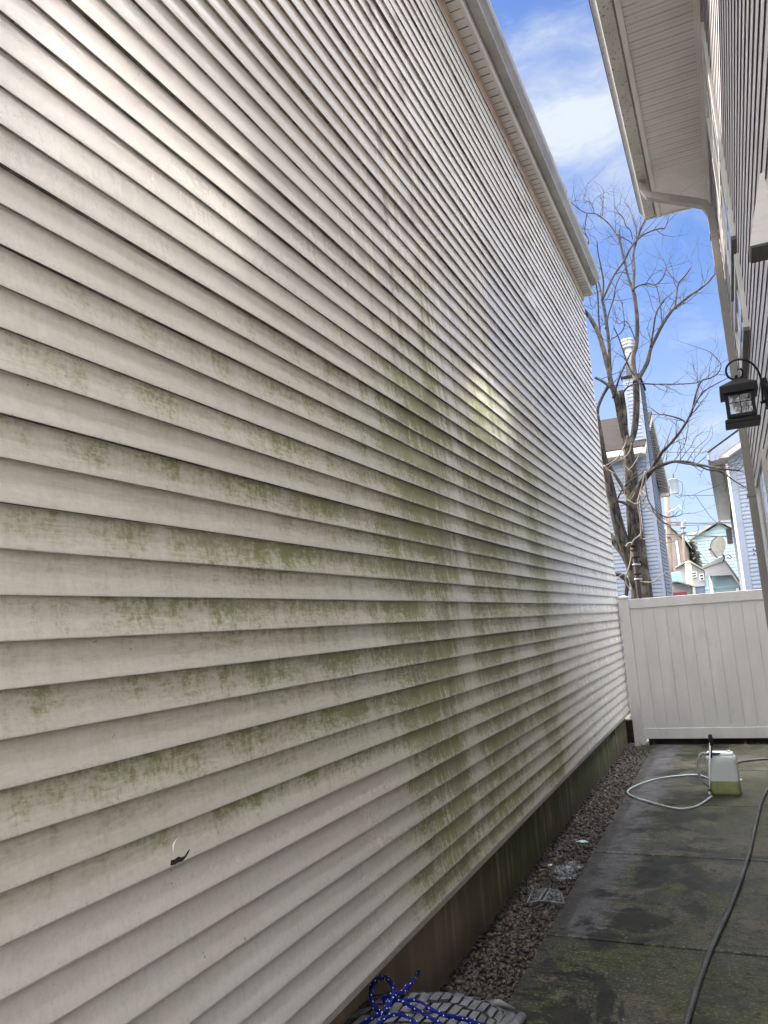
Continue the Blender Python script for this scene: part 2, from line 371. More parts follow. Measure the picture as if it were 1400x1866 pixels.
def conc(t, pos):
    sx = t.t.nodes.new('ShaderNodeSeparateXYZ'); t.l.new(pos, sx.inputs[0]); x, y = sx.outputs[0], sx.outputs[1]
    grit = t.noise(pos, 60, 4, .75); grit2 = t.noise(pos, 17, 6, .78); big = t.noise(t.scale(pos, 1, 1, 1), .9, 5, .62); mid = t.noise(pos, 3.2, 6, .66, .3); fine = t.noise(pos, 60, 4, .65)
    horiz = t.noise(t.scale(pos, 2.2, 16, 1), 2.2, 5, .65, .3); brush = t.noise(t.scale(pos, 4, 90, 1), 2, 3)
    c = t.mix(t.ramp(mid, .38, .62), (.023, .025, .015), (.068, .063, .044))
    c = t.mix(t.m('MULTIPLY', t.ramp(big, .46, .54), .8), c, (.032, .038, .012))
    # blotchy black algae in thin horizontal dashes
    c = t.mix(t.m('MULTIPLY', t.ramp(horiz, .50, .60), t.ramp(mid, .3, .6, .9, .25)), c, (.010, .011, .007))
    # cleaner lavender grey strip along the left edge with a ragged border
    edge = t.m('ADD', t.m('SUBTRACT', x, t.ramp(y, 4.3, 8.5, -.93, -.86)), t.m('ADD', t.m('MULTIPLY', t.m('SUBTRACT', mid, .5), .35), t.m('MULTIPLY', t.m('SUBTRACT', horiz, .5), .7)))
    cleanm = t.m('MULTIPLY', t.ramp(edge, -.03, .05, 1.0, 0.0), t.ramp(y, 4.35, 4.6))
    c = t.mix(t.m('MULTIPLY', cleanm, .85), c, t.mix(t.ramp(fine, .3, .7), (.058, .057, .066), (.088, .086, .098)))
    side = t.ramp(x, -1.10, -1.08, 1.0, 0.0)
    c = t.mix(t.m('MULTIPLY', side, .8), c, (.030, .028, .026))
    c = t.mix(t.m('MULTIPLY', t.ramp(fine, .55, .70), .45), c, (.09, .085, .075))
    # drier pale brushed area to the right
    c = t.mix(t.m('MULTIPLY', t.ramp(t.m('ADD', t.m('MULTIPLY', x, .8), mid), .0, .75), t.ramp(brush, .35, .7, .1, .6)), c, (.115, .105, .078))
    c = t.mix(t.m('MULTIPLY', t.ramp(grit, .53, .60), .75), c, t.mix(.5, c, (.20, .19, .165)))
    c = t.mix(t.m('MULTIPLY', t.ramp(grit2, .53, .58), .62), c, (.012, .012, .009))
    scr = t.m('MULTIPLY', t.ramp(t.m('ABSOLUTE', t.m('SUBTRACT', t.noise(t.scale(pos, 14, 1.6, 1), 1.4, 4, .6, 1.4), .5)), .002, .010, 1, 0), t.ramp(t.noise(pos, 2.1, 2), .48, .6))
    c = t.mix(t.m('MULTIPLY', scr, .35), c, (.14, .135, .12))
    h = t.m('ADD', t.m('MULTIPLY', fine, .0011), t.m('MULTIPLY', mid, .002))
    blk = t.m('MULTIPLY', t.ramp(t.noise(t.scale(pos, 1.3, 1.0, 1), 1.7, 7, .72, .4), .51, .545), t.m('MULTIPLY', t.ramp(edge, -.3, -.05), t.ramp(edge, .9, .3)))
    c = t.mix(t.m('MULTIPLY', blk, .85), c, (.011, .011, .010))
    return {'Base Color': c, 'Roughness': t.m('ADD', t.ramp(mid, .35, .65, .42, .66), t.m('MULTIPLY', cleanm, -.12)), 'h': h}
M['concrete'] = mat('algae stained wet concrete', conc, spec=.16)
M['soil'] = mat('dark damp soil', mottled((.012, .010, .008), (.022, .018, .014), 5, .9, h=.004, c3=(.07, .055, .04)))
def pebblec(t, pos):
    rnd = t.n('ShaderNodeNewGeometry', 8); f = t.noise(pos, 90, 3, .6)
    c = t.n('ShaderNodeValToRGB', 0, i0=rnd)
    cr = t.t.nodes[-1].color_ramp; cr.interpolation = 'CONSTANT'
    cols = [(0.0149, 0.0123, 0.0116), (0.0248, 0.0182, 0.0153), (0.0363, 0.0259, 0.0199), (0.0198, 0.0162, 0.0161), (0.0446, 0.0339, 0.0277), (0.0297, 0.0177, 0.013), (0.0562, 0.0457, 0.0387), (0.0165, 0.0135, 0.0138), (0.0925, 0.0795, 0.0692)]
    pos_ = [0, .16, .32, .46, .58, .68, .80, .88, .982]
    for i, (a, b) in enumerate(zip(pos_, cols)):
        e = cr.elements[i] if i < 2 else cr.elements.new(a)
        e.position = a; e.color = (*b, 1)
    return {'Base Color': t.mix(t.ramp(f, .3, .7), c, t.mix(.45, c, (.05, .045, .04))), 'Roughness': .42}
M['pebble'] = mat('mixed brown pebbles', pebblec, spec=.25)
M['straw'] = mat('dry pine straw', mottled((.16, .12, .08), (.24, .19, .13), 30, .7))
M['shingle'] = mat('grey brown shingles', lambda t, pos: (lambda br, n_: {'Base Color': t.mix(t.ramp(n_, .3, .7, 0, .5), br, (.02, .018, .018)), 'Roughness': .9})(
    t.n('ShaderNodeTexBrick', 0, Vector=t.n('ShaderNodeCombineXYZ', 0, i0=t.n('ShaderNodeSeparateXYZ', 0, i0=pos), i1=t.m('MULTIPLY', t.n('ShaderNodeSeparateXYZ', 2, i0=pos), 2.2)), Color1=(.026, .021, .0205, 1), Color2=(.016, .013, .0128, 1), Mortar=(.012, .011, .011, 1), Scale=3.2, Mortar_Size=.03, Brick_Width=.7, Row_Height=.34), t.noise(pos, 8, 4)), spec=.04)
M['white_roof'] = mat('pale weathered roofing', mottled((.20, .19, .18), (.25, .24, .23), 2, .8))
def barkc(t, pos):
    f = t.noise(t.scale(pos, 1, 1, .22), 26, 5, .65, .5); b = t.noise(pos, 2.4, 4)
    c = t.mix(t.ramp(f, .35, .65), (.014, .013, .012), (.062, .058, .054))
    c = t.mix(t.m('MULTIPLY', t.ramp(b, .5, .64), .7), c, (.12, .103, .085))
    return {'Base Color': c, 'Roughness': .9, 'h': t.m('MULTIPLY', f, .014)}
M['bark'] = mat('grey tree bark', barkc, spec=.04)
M['twig'] = mat('smooth twig bark', mottled((.032, .029, .029), (.060, .055, .053), 9, .9), spec=.06)
M['vine'] = mat('pale dry vine', mottled((.14, .12, .108), (.20, .175, .155), 9, .8), spec=.1)
M['black_metal'] = mat('matt black lantern metal', spec=.18, color= mottled((.0035, .0035, .005), (.006, .006, .008), 20, .5))
def seedy(t, pos):
    f = t.noise(pos, 42, 3, .5, 1.0)
    return {'Base Color': t.mix(t.ramp(f, .4, .62), (.30, .31, .34), (.72, .75, .80)), 'Roughness': .2, 'Alpha': t.ramp(f, .35, .65, .10, .34), 'h': t.m('MULTIPLY', f, .004)}
M['seedy_glass'] = mat('rippled lantern glass', seedy)
M['frosted'] = mat('grey frosted bulb sleeve', (.13, .125, .12), .7)
def glass_refl(t, pos):
    n_ = t.noise(t.scale(pos, 1, 1.2, .8), 1.7, 2)
    return {'Base Color': (.52, .54, .57, 1), 'Metallic': 1.0, 'Roughness': .10, 'h': t.m('MULTIPLY', n_, .0006)}
M['glass'] = mat('dark reflecting window glass', glass_refl, spec=1.0, IOR=1.9)
M['window_dark'] = mat('distant window glass', (.03, .035, .045), .15, 1.0)
M['jug'] = mat('milky white plastic', mottled((.46, .50, .49), (.52, .555, .55), 6, .38), Subsurface_Weight=.25, Subsurface_Radius=(.03, .03, .03))
M['jug_top'] = mat('white plastic rim', mottled((.62, .66, .68), (.70, .73, .75), 6, .35))
M['liquid'] = mat('yellow green fluid in plastic', mottled((.27, .28, .13), (.22, .235, .095), 3, .3), Subsurface_Weight=.3, Subsurface_Radius=(.04, .05, .01))
M['wand'] = mat('white wand tube', (.82, .84, .84), .3)
M['black_plastic'] = mat('black plastic', mottled((.012, .012, .014), (.02, .02, .024), 20, .4))
M['grey_hose'] = mat('grey clear sprayer hose', mottled((.30, .325, .34), (.36, .385, .40), 12, .3))
M['hose'] = mat('grey garden hose', mottled((.045, .048, .045), (.07, .073, .07), 8, .5, sc=(1, 1, 1)))
M['rubber'] = mat('grey rubber strips', mottled((.075, .077, .085), (.125, .128, .138), 9, .5, h=.001, c3=(.07, .07, .075)))
M['cord'] = mat('black cord', (.02, .018, .018), .7)
M['rope'] = mat('royal blue braided rope', (lambda t, pos: (lambda n_: {'Base Color': t.mix(t.ramp(n_, .3, .7), (.003, .005, .075), (.006, .013, .165)), 'Roughness': .5, 'h': t.m('MULTIPLY', n_, .001)})(t.noise(pos, 240, 2))), spec=.15)
M['fleck'] = mat('white rope fleck', (.78, .80, .85), .6)
M['clear'] = mat('clear crinkled plastic', (.20, .225, .245), .16, 1.0, Alpha=.30)
M['clear_edge'] = mat('pale plastic edge', (.13, .15, .17), .35)
M['teal_wrap'] = mat('pale teal wrapper', (.42, .55, .55), .4)
M['galv'] = mat('galvanised wire', (.24, .25, .26), .5, metal=.4)
M['rust_post'] = mat('dark rusty steel post', mottled((.010, .008, .008), (.024, .017, .015), 8, .7), spec=.06)
M['pole'] = mat('weathered pole wood', mottled((.13, .095, .075), (.20, .16, .13), 4, .85, sc=(1, 1, .2)))
M['yellow_post'] = mat('pale yellow green post', mottled((.30, .30, .20), (.36, .36, .25), 3, .6))
M['transformer'] = mat('pale grey transformer paint', mottled((.22, .25, .29), (.26, .29, .33), 3, .4))
M['wire'] = mat('overhead wire', (.06, .065, .075), .7, spec=.1)
M['dish'] = mat('off-white dish paint', mottled((.07, .07, .062), (.095, .093, .084), 5, .7), spec=.1)
M['dish_dark'] = mat('dark dish bracket', (.05, .05, .055), .5)
M['turq'] = mat('turquoise panel paint', mottled((.20, .42, .37), (.25, .48, .42), 3, .5))
M['red_roof'] = mat('dark red corrugated metal', mottled((.085, .010, .016), (.11, .014, .022), 4, .5))
M['needles'] = mat('dark evergreen needles', mottled((.03, .036, .022), (.075, .07, .05), 6, .8))
M['orange_leaf'] = mat('orange brown leaves', mottled((.30, .13, .05), (.40, .20, .08), 6, .8))
M['white_wall'] = mat('white painted wall', mottled((.28, .275, .27), (.32, .31, .305), 2, .7))
M['weed'] = mat('small green weeds', mottled((.05, .075, .025), (.08, .10, .04), 20, .7))
M['lawn'] = mat('dull lawn and dirt', mottled((.025, .027, .014), (.05, .042, .026), 1.2, .95))
M['yard'] = mat('pale driveway concrete', mottled((.40, .38, .35), (.46, .44, .41), 1.2, .85))
M['paint_white'] = mat('white paint', (.66, .66, .66), .45)
M['hole'] = mat('black recess', (.012, .011, .010), .9)

# ---------------------------------------------------------------- ground and paving
g = MB(); g.box((-150, -150, -.30), (150, 300, -.075)); struct(g.build('ground', M['lawn']))
g = MB(); g.box((-1.75, -3.2, -.07), (-.9, 13.2, -.045)); struct(g.build('gravel_bed', M['soil']))
g = MB(); g.box((-1.75, 11.35, -.068), (8, 20, -.03)); struct(g.build('soil', M['soil']))
g = MB(); g.box((-30, -40, -.06), (30, -5.0, -.02)); struct(g.build('driveway', M['yard']))
g = MB()
js = [-5.0, -3.2, -1.6, 0.0, 1.55, 3.05, 4.48, 6.06, 7.62, 9.25, 11.22]
for a, b in zip(js, js[1:]): g.bbox((-1.185, a+.012, -.06), (.36, b-.012, 0), .008)
struct(g.build('sidewalk', M['concrete']))
g = MB(); g.box((-1.18, -5, -.066), (.36, 11.2, -.022)); struct(g.build('path_base', M['soil']))

def siding(mb, base, run, nrm, L, zb, n, e, seg=.15, amp=0.0, seams=False, D=.0135, ph=0.0, und=False):
    base = Vector(base); run = Vector(run); nrm = Vector(nrm); flip = run.cross(nrm).z
    N = max(1, int(L/seg)); S0 = [L*i/N for i in range(N+1)]
    for j in range(n):
        pan = j//2; z = zb+j*e; zt = min(z+e, zb+n*e)
        S = list(S0); steps = []
        if seams:
            rr = random.Random(pan*7+3)
            steps = [6.55 if pan % 2 else 6.98, 10.1+(.35 if pan % 2 else 0), 3.2+rr.random()*.2 if pan % 3 else 13.3]
            for q in steps: S += [q-.0012, q+.0012]
            S = sorted(x for x in S if 0 <= x <= L)
        def off(s): return sum(.0030 for q in steps if s < q)
        def wob(s, k=0): return amp*noise.noise(Vector((s*1.1+ph, pan*2.7+k*.6, 3.3))) if amp else 0
        lap = (j % 2 == 0)
        r0, r1, r2, r3, r4 = [], [], [], [], []
        for s in S:
            o = off(s); d = D + o + wob(s); dz = amp*.9*noise.noise(Vector((s*.8, pan*5.1, 8.8))) if amp else 0
            p = base + run*s
            r0.append(p + nrm*(.0 if lap else .004) + Vector((0, 0, (z+.0005 if lap else z+.004)+dz)))
            r1.append(p + nrm*d + Vector((0, 0, z+dz)))
            r2.append(p + nrm*(d+.0006) + Vector((0, 0, z+.004+dz)))
            r3.append(p + nrm*(d*.5+.0012+wob(s, 1)*.6) + Vector((0, 0, (z+zt)/2+dz)))
            r4.append(p + nrm*(.003+o) + Vector((0, 0, zt+.0045+dz)))
        def strip(A, B, sm):
            m = len(A); fs = [(i, i+1, m+i+1, m+i) if flip < 0 else (i, m+i, m+i+1, i+1) for i in range(m-1)]
            mb.add(A+B, fs, sm)
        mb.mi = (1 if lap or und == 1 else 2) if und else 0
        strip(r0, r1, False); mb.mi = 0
        m = len(r1)
        fs = []
        rows = [r1, r2, r3, r4]
        for q in range(3):
            for i in range(m-1):
                a = q*m+i
                fs.append((a, a+1, a+m+1, a+m) if flip < 0 else (a, a+m, a+m+1, a+1))
        mb.add([p for r_ in rows for p in r_], fs, True)
    return mb

# ---------------------------------------------------------------- the big house on the left
LH = thing('vinyl_sided_house', (-5.5, 4.5, 0), 'long house wall in beige vinyl siding stained with green algae, white gutter above', 'house')
NC = 59
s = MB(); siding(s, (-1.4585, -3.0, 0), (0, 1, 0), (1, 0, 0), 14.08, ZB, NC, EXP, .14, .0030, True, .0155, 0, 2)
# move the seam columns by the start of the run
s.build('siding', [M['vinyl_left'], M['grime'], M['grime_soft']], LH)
YE = 11.08
s = MB(); s.box((-9.5, -2.98, .40), (-1.4587, YE-.02, 6.44)); s.box((-1.4586, YE-.018, .43), (-1.449, YE+.012, 6.44)); s.build('wall', M['trim_left'], LH)
s = MB(); s.bbox((-9.4, -2.9, -.6), (-1.533, YE-.04, .44), .004); s.build('foundation', M['foundation'], LH)
s = MB(); s.box((-1.532, -2.95, .425), (-1.452, YE-.03, .4335)); s.box((-1.456, -2.95, .4335), (-1.452, YE-.03, .446)); s.build('starter_strip', M['trim_left'], LH)
s = MB(); s.bbox((-1.4558, -2.95, ZB+NC*EXP-.075), (-1.436, YE+.01, ZB+NC*EXP-.012), .002); s.bbox((-1.4558, -2.95, ZB+NC*EXP-.013), (-1.424, YE+.012, ZB+NC*EXP+.004), .002)
s.build('frieze', M['tan_trim'], LH)
zs = 6.452
s = MB()
y = -2.95; k = 0
while y < YE+.05:
    y2 = min(y+.100, YE+.085)
    if k % 3 == 1:
        for q in range(4): s.box((-1.455+.012+q*.026, y+.012, zs+.0002), (-1.455+.026+q*.026, y2-.012, zs+.004)); 
        s.box((-1.455, y, zs+.004), (-1.335, y2-.002, zs+.016))
        s.box((-1.4555, y, zs), (-1.4432, y2, zs+.0159)); s.box((-1.340, y, zs), (-1.3355, y2, zs+.0159))
    else: s.box((-1.455, y, zs), (-1.335, y2-.001, zs+.016))
    y += .100; k += 1
lso = s.build('soffit', M['soffit'], LH)
s = MB(); s.box((-1.3362, -2.95, zs-.0015), (-1.3350, YE+.08, zs+.01)); y = -2.95
while y < YE+.05: s.box((-1.4551, y+.0925, zs-.0012), (-1.3355, y+.1005, zs+.0095)); y += .1
s.build('soffit_joints', M['dark_under'], lso)
s = MB(); s.bbox((-1.337, -2.95, zs-.006), (-1.318, YE+.09, zs+.20), .002); s.bbox((-1.3185, -2.95, zs+.0), (-1.312, YE+.09, zs+.03), .002)
s.bbox((-1.45, YE+.088, zs-.006), (-1.318, YE+.10, zs+.24), .002)
s.build('fascia', M['soffit'], LH)
gp = [(-1.312, 6.735), (-1.312, 6.575), (-1.232, 6.575), (-1.226, 6.60), (-1.205, 6.635), (-1.188, 6.66), (-1.180, 6.70), (-1.180, 6.735), (-1.192, 6.735), (-1.192, 6.70), (-1.205, 6.665), (-1.236, 6.62), (-1.240, 6.585), (-1.306, 6.585), (-1.306, 6.735)]
s = MB(); s.prism([(p[0], p[1]) for p in gp], 'Y', -2.95, 11.13); s.prism([(p[0], p[1]) for p in gp[:8]], 'Y', 11.1305, 11.135)
for yy in (8.55, 2.3): s.prism([(-1.313, 6.73), (-1.313, 6.571), (-1.230, 6.571), (-1.222, 6.60), (-1.185, 6.655), (-1.176, 6.70), (-1.176, 6.73)], 'Y', yy, yy+.03)
s.build('gutter', M['dirty_alu'], LH)
s = MB(); s.prism([(-1.335, 6.655), (-1.20, 6.735), (-1.20, 6.752), (-1.335, 6.76), (-5.5, 8.65), (-9.8, 6.76), (-9.8, 6.65), (-5.5, 8.5)], 'Y', -3.2, 11.25)
s.build('roof', M['shingle'], LH)
s = MB(); s.box((-1.5335, 9.72, .285), (-1.5300, 9.965, .43))
for q in range(5): s.bbox((-1.5325, 9.735, .297+q*.026), (-1.524, 9.95, .309+q*.026), .001)
s.bbox((-1.5328, 9.705, .270), (-1.5255, 9.72, .438), .002); s.bbox((-1.5328, 9.965, .270), (-1.5255, 9.98, .438), .002)
s.build('foundation_vent', M['hole'], LH)
# repaired hole in the vinyl
def curve_poly(n, f): return [f(2*pi*i/n) for i in range(n)]
s = MB(); c = (1.735, 1.192)
pl = curve_poly(26, lambda a: (c[0]+.030*cos(a)*(1+.05*sin(3*a)), c[1]+.030*sin(a)*(1+.04*cos(2*a))))
tilt = lambda y, z, o: (-1.4376-.0085*(z-1.159)/.1016+o, y, z)
n_ = len(pl)
s.add([tilt(y, z, -.004) for y, z in pl]+[tilt(y, z, .0018) for y, z in pl], [tuple(range(n_, 2*n_))]+[(i, (i+1) % n_, n_+(i+1) % n_, n_+i) for i in range(n_)])
s.build('patch_disc', M['trim_left'], LH)
s = MB(); hp = [(1.682, 1.164), (1.70, 1.161), (1.715, 1.163), (1.728, 1.1605), (1.745, 1.166), (1.760, 1.176), (1.765, 1.184), (1.757, 1.181), (1.742, 1.172), (1.730, 1.171), (1.716, 1.177), (1.700, 1.174), (1.686, 1.176)]
s.add([tilt(y, z, .0062) for y, z in hp], [tuple(range(len(hp)))]); s.build('broken_hole', M['hole'], LH)

# ---------------------------------------------------------------- the house on the right
RH = thing('grey_house', (4, 4, 0), 'tall house close on the right in grey vinyl siding with wide speckled eave', 'house')
XR = .34; YR = 9.10; ZS = 6.33
s = MB(); siding(s, (XR+.0095, -2.0, 0), (0, 1, 0), (-1, 0, 0), YR+2.0-.05, .42, 58, EXP, .3, .0012, False, .0095, 0, True)
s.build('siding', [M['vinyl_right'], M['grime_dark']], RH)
s = MB(); s.box((XR+.0097, -1.98, .3), (8, YR-.06, 6.33)); s.bbox((XR-.003, YR-.05, .40), (XR+.08, YR, 6.33), .003); s.build('wall', M['vinyl_right'], RH)
s = MB(); s.box((XR+.03, -1.95, -.6), (8, YR-.08, .405)); s.build('foundation', M['foundation'], RH)
def soffr(t, pos):
    sx = t.t.nodes.new('ShaderNodeSeparateXYZ'); t.l.new(pos, sx.inputs[0]); x, y = sx.outputs[0], sx.outputs[1]
    a = t.ramp(t.m('ABSOLUTE', t.m('SUBTRACT', t.m('FRACT', t.m('DIVIDE', x, .0125)), .5)), .18, .24, 1, 0)
    fy = t.m('FRACT', t.m('DIVIDE', y, .0508)); b = t.m('MULTIPLY', t.ramp(fy, .24, .28), t.ramp(fy, .72, .78, 1, 0))
    n_ = t.noise(pos, 3, 4); sp = t.ramp(t.noise(pos, 38, 2), .70, .76)
    c = t.mix(t.ramp(n_, .35, .65), (.39, .37, .345), (.44, .42, .395))
    c = t.mix(t.m('MULTIPLY', t.m('MULTIPLY', a, b), .5), c, (.14, .13, .12))
    c = t.mix(t.m('MULTIPLY', sp, .7), c, (.08, .07, .06))
    return {'Base Color': c, 'Roughness': .5}
M['soffit_perf'] = mat('perforated off-white soffit', soffr)
s = MB(); y = -2.2
while y < 8.0:
    s.bbox((-.205, y+.002, ZS), (.305, y+.0985, ZS+.02), .0025); s.box((-.205, y+.098, ZS+.006), (.305, y+.1025, ZS+.019)); y += .1016
s.build('soffit', M['soffit_perf'], RH)
s = MB(); y1 = y
s.add([(-.205, y1, ZS), (.305, y1, ZS), (.305, 8.44, ZS), (-.205, 8.87, ZS), (-.205, y1, ZS+.02), (.305, y1, ZS+.02), (.305, 8.44, ZS+.02), (-.205, 8.87, ZS+.02)], [(0,3,2,1),(4,5,6,7),(0,1,5,4),(1,2,6,5),(2,3,7,6),(3,0,4,7)], False)
s.add([(-.205, 8.876, ZS), (.305, 8.446, ZS), (.305, 9.05, ZS), (-.205, 9.05, ZS), (-.205, 8.876, ZS+.02), (.305, 8.446, ZS+.02), (.305, 9.05, ZS+.02), (-.205, 9.05, ZS+.02)], [(0,3,2,1),(4,5,6,7),(0,1,5,4),(1,2,6,5),(2,3,7,6),(3,0,4,7)], False)
for xx in (-.08, .05, .18): s.box((xx, 8.80-.84*(xx+.1), ZS-.0025), (xx+.006, 9.05, ZS-.0002))
s.build('soffit_corner', M['soffit_right'], RH)
s = MB(); s.bbox((-.2445, -2.2, ZS-.014), (-.200, 9.06, ZS+.006), .003); s.bbox((.300, -2.2, ZS-.012), (XR+.012, 9.06, ZS+.006), .003); s.bbox((.322, -2.2, ZS-.05), (XR+.011, 9.06, ZS-.012), .003)
s.bbox((-.243, 9.045, ZS-.012), (XR+.08, 9.075, ZS+.02), .003)
s.build('soffit_trim', M['soffit_right'], RH)
s = MB(); gq = [(-.262, ZS+.11), (-.262, ZS-.002), (-.368, ZS-.002), (-.374, ZS+.02), (-.400, ZS+.055), (-.420, ZS+.075), (-.424, ZS+.12), (-.412, ZS+.12), (-.406, ZS+.08), (-.385, ZS+.06), (-.365, ZS+.025), (-.360, ZS+.008), (-.268, ZS+.008), (-.268, ZS+.11)]
s.prism(gq, 'Y', -2.3, 9.03); s.prism([gq[k] for k in range(7)], 'Y', 9.0302, 9.036)
s.box((-.2625, -2.2, ZS+.016), (-.2447, 9.06, ZS+.17)); s.build('gutter', M['gutter_right'], RH)
s = MB(); s.bbox((-.39, 9.05, ZS-.004), (XR+.6, 9.082, ZS+.14), .003); s.build('fascia', M['gutter_right'], RH)
s = MB(); s.prism([(-.43, ZS+.125), (-.43, ZS+.15), (4.4, ZS+2.2), (9.2, ZS+.15), (9.2, ZS+.1), (4.4, ZS+2.05), (-.25, ZS+.10)], 'Y', -2.32, 9.11); s.build('roof', M['shingle'], RH)
# down pipe
s = MB()
s.rect_tube([(-.315, 8.20, ZS+.02), (-.315, 8.19, ZS-.10), (-.27, 8.17, ZS-.20), (-.20, 8.15, ZS-.245), (.17, 8.03, ZS-.49), (.25, 8.005, ZS-.55), (.295, 8.0, ZS-.66), (.298, 8.0, 0.32), (.295, 8.0, .2), (.26, 7.9, .09), (.22, 7.75, .06)], .042, .036, (0, 1, 0))
dp = s.build('downspout', M['downspout'], RH)
for zz in (5.4, 2.75, .9):
    s = MB(); s.bbox((.248, 7.952, zz), (.345, 8.048, zz+.03), .002); s.build('strap', M['downspout'], dp)
# windows
def window(y0, y1, z0, z1, cols, rows, xo=XR-.027):
    wn = MB(); f = .055
    wn.bbox((xo, y0, z0), (XR+.005, y0+f, z1), .003); wn.bbox((xo, y1-f, z0), (XR+.005, y1, z1), .003)
    wn.bbox((xo+.001, y0+f, z1-f), (XR+.005, y1-f, z1), .003)
    o = wn.build('window', M['white_frame'], RH)
    q = MB(); q.bbox((xo-.012, y0-.01, z0-.028), (XR+.004, y1+.01, z0-.0005), .002); q.build('sill', M['dark_under'], o)
    q = MB(); yy0, yy1, zz0, zz1 = y0+f, y1-f, z0+.001, z1-f
    q.bbox((xo+.008, yy0, (zz0+zz1)/2-.018), (XR+.003, yy1, (zz0+zz1)/2+.018), .002)
    for i in range(1, cols): q.bbox((xo+.010, yy0+(yy1-yy0)*i/cols-.009, zz0), (XR+.002, yy0+(yy1-yy0)*i/cols+.009, zz1), .002)
    for i in range(1, rows):
        if abs(i/rows-.5) > .1: q.bbox((xo+.011, yy0, zz0+(zz1-zz0)*i/rows-.009), (XR+.002, yy1, zz0+(zz1-zz0)*i/rows+.009), .002)
    q.build('muntins', M['white_frame'], o)
    q = MB(); q.box((xo+.015, yy0, zz0), (XR+.004, yy1, zz1)); q.build('pane', M['glass'], o)
window(5.62, 6.80, 4.29, 5.98, 3, 4, XR-.020)
window(5.62, 7.18, 3.62, 4.16, 3, 2)
window(5.97, 7.62, 1.35, 2.825, 2, 2)
window(2.02, 3.11, 4.88, 5.66, 4, 2)
s = MB(); s.add([(.25, 3.35, 3.205), (XR+.01, 3.35, 3.205), (XR+.01, 3.35, 3.50), (.325, 3.35, 3.50), (.25, 3.52, 3.205), (XR+.01, 3.52, 3.205), (XR+.01, 3.52, 3.50), (.325, 3.52, 3.50)],
    [(0,1,2,3),(7,6,5,4),(0,3,7,4),(3,2,6,7),(1,5,6,2)], False)
s.add([(.25, 3.35, 3.198), (XR+.01, 3.35, 3.198), (XR+.01, 3.52, 3.198), (.25, 3.52, 3.198), (.25, 3.35, 3.2045), (XR+.01, 3.35, 3.2045), (XR+.01, 3.52, 3.2045), (.25, 3.52, 3.2045)], [(0,3,2,1),(4,5,6,7),(0,1,5,4),(1,2,6,5),(2,3,7,6),(3,0,4,7)], False)
vh = s.build('vent_hood', M['vinyl_right'], RH)
s = MB(); s.box((.256, 3.356, 3.190), (XR+.008, 3.514, 3.1975)); s.build('grille', M['dark_under'], vh)

# ---------------------------------------------------------------- lantern on the right wall
LY = 4.86
LT = thing('wall_lantern', (XR, LY, 2.9), 'black metal wall lantern with scrolled bracket and rippled glass on the grey siding', 'lantern')
lc = .186
Tz = Matrix.Rotation(0, 4, 'Z')
s = MB(); s.lathe([(.0, -.004), (.062, -.004), (.062, .006), (.05, .014), (.0, .016)], (XR-.002, LY, 2.955), 24, Matrix.Rotation(R(-90), 4, 'Y')); s.bbox((.318, LY-.05, 2.86), (XR+.0, LY+.05, 3.03), .004); s.build('wall_plate', M['black_metal'], LT)
def lp(x, y): p = at(x, y, Y=LY); return (p.x, p.y, p.z)
sc = spline([(1397, 725), (1391, 733), (1389, 712), (1387, 692), (1381, 675), (1370, 662), (1357, 656), (1344, 655.5), (1332, 660), (1324.5, 669), (1323.5, 679), (1328, 687.5), (1337, 691), (1346, 690.5), (1352.5, 685), (1353.5, 677), (1349, 672), (1343.5, 674.5)], 6)
s = MB(); s.tube([lp(*p) for p in sc], [.0062]*(len(sc)-10)+[.0062-.0003*i for i in range(10)], 8); s.tube([lp(1397, 731), lp(1386, 734)], .009, 8); s.bm(ico(.010, lp(1389.5, 706), 2))
s.build('scroll_bracket', M['black_metal'], LT)
tz = 3.012
def sq(h, z): return [Vector((lc+h*a, LY+h*b, z)) for a, b in ((-1,-1),(1,-1),(1,1),(-1,1))]
s = MB(); s.loft([sq(.098, tz-.052), sq(.101, tz-.050), sq(.101, tz-.008), sq(.096, tz-.002), sq(.05, tz+.026), sq(.012, tz+.048)], True, False); s.lathe([(.012, .03), (.014, .045), (.008, .06), (.011, .068), (0, .076)], (lc, LY, tz), 12)
s.build('roof_cap', M['black_metal'], LT)
s = MB(); hb = .068; zb0 = 2.816; zt0 = tz-.050
for a in (-1, 1):
    for b in (-1, 1): s.bbox((lc+a*hb-.009, LY+b*hb-.009, zb0), (lc+a*hb+.009, LY+b*hb+.009, zt0+.003), .002)
for a, b in ((zb0, .022), (zt0-.012, .012)):
    s.bbox((lc-hb, LY-hb-.007, a), (lc+hb, LY-hb+.007, a+b), .002); s.bbox((lc-hb, LY+hb-.007, a), (lc+hb, LY+hb+.007, a+b), .002)
    s.bbox((lc-hb-.007, LY-hb, a), (lc-hb+.007, LY+hb, a+b), .002); s.bbox((lc+hb-.007, LY-hb, a), (lc+hb+.007, LY+hb, a+b), .002)
zm = zb0+.022+(zt0-zb0-.03)*.58
for sx_ in (-1, 1):
    s.bbox((lc-.0022, LY+sx_*hb-.004, zb0), (lc+.0022, LY+sx_*hb+.004, zt0), .001); s.bbox((lc-hb, LY+sx_*hb-.0035, zm-.0022), (lc+hb, LY+sx_*hb+.0035, zm+.0022), .001)
    s.bbox((lc+sx_*hb-.004, LY-.0022, zb0), (lc+sx_*hb+.004, LY+.0022, zt0), .001); s.bbox((lc+sx_*hb-.0035, LY-hb, zm-.0022), (lc+sx_*hb+.0035, LY+hb, zm+.0022), .001)
s.loft([sq(.092, 2.782), sq(.094, 2.785), sq(.094, 2.803), sq(.084, 2.808), sq(.072, 2.8155)], True, False)
s.build('cage', M['black_metal'], LT)
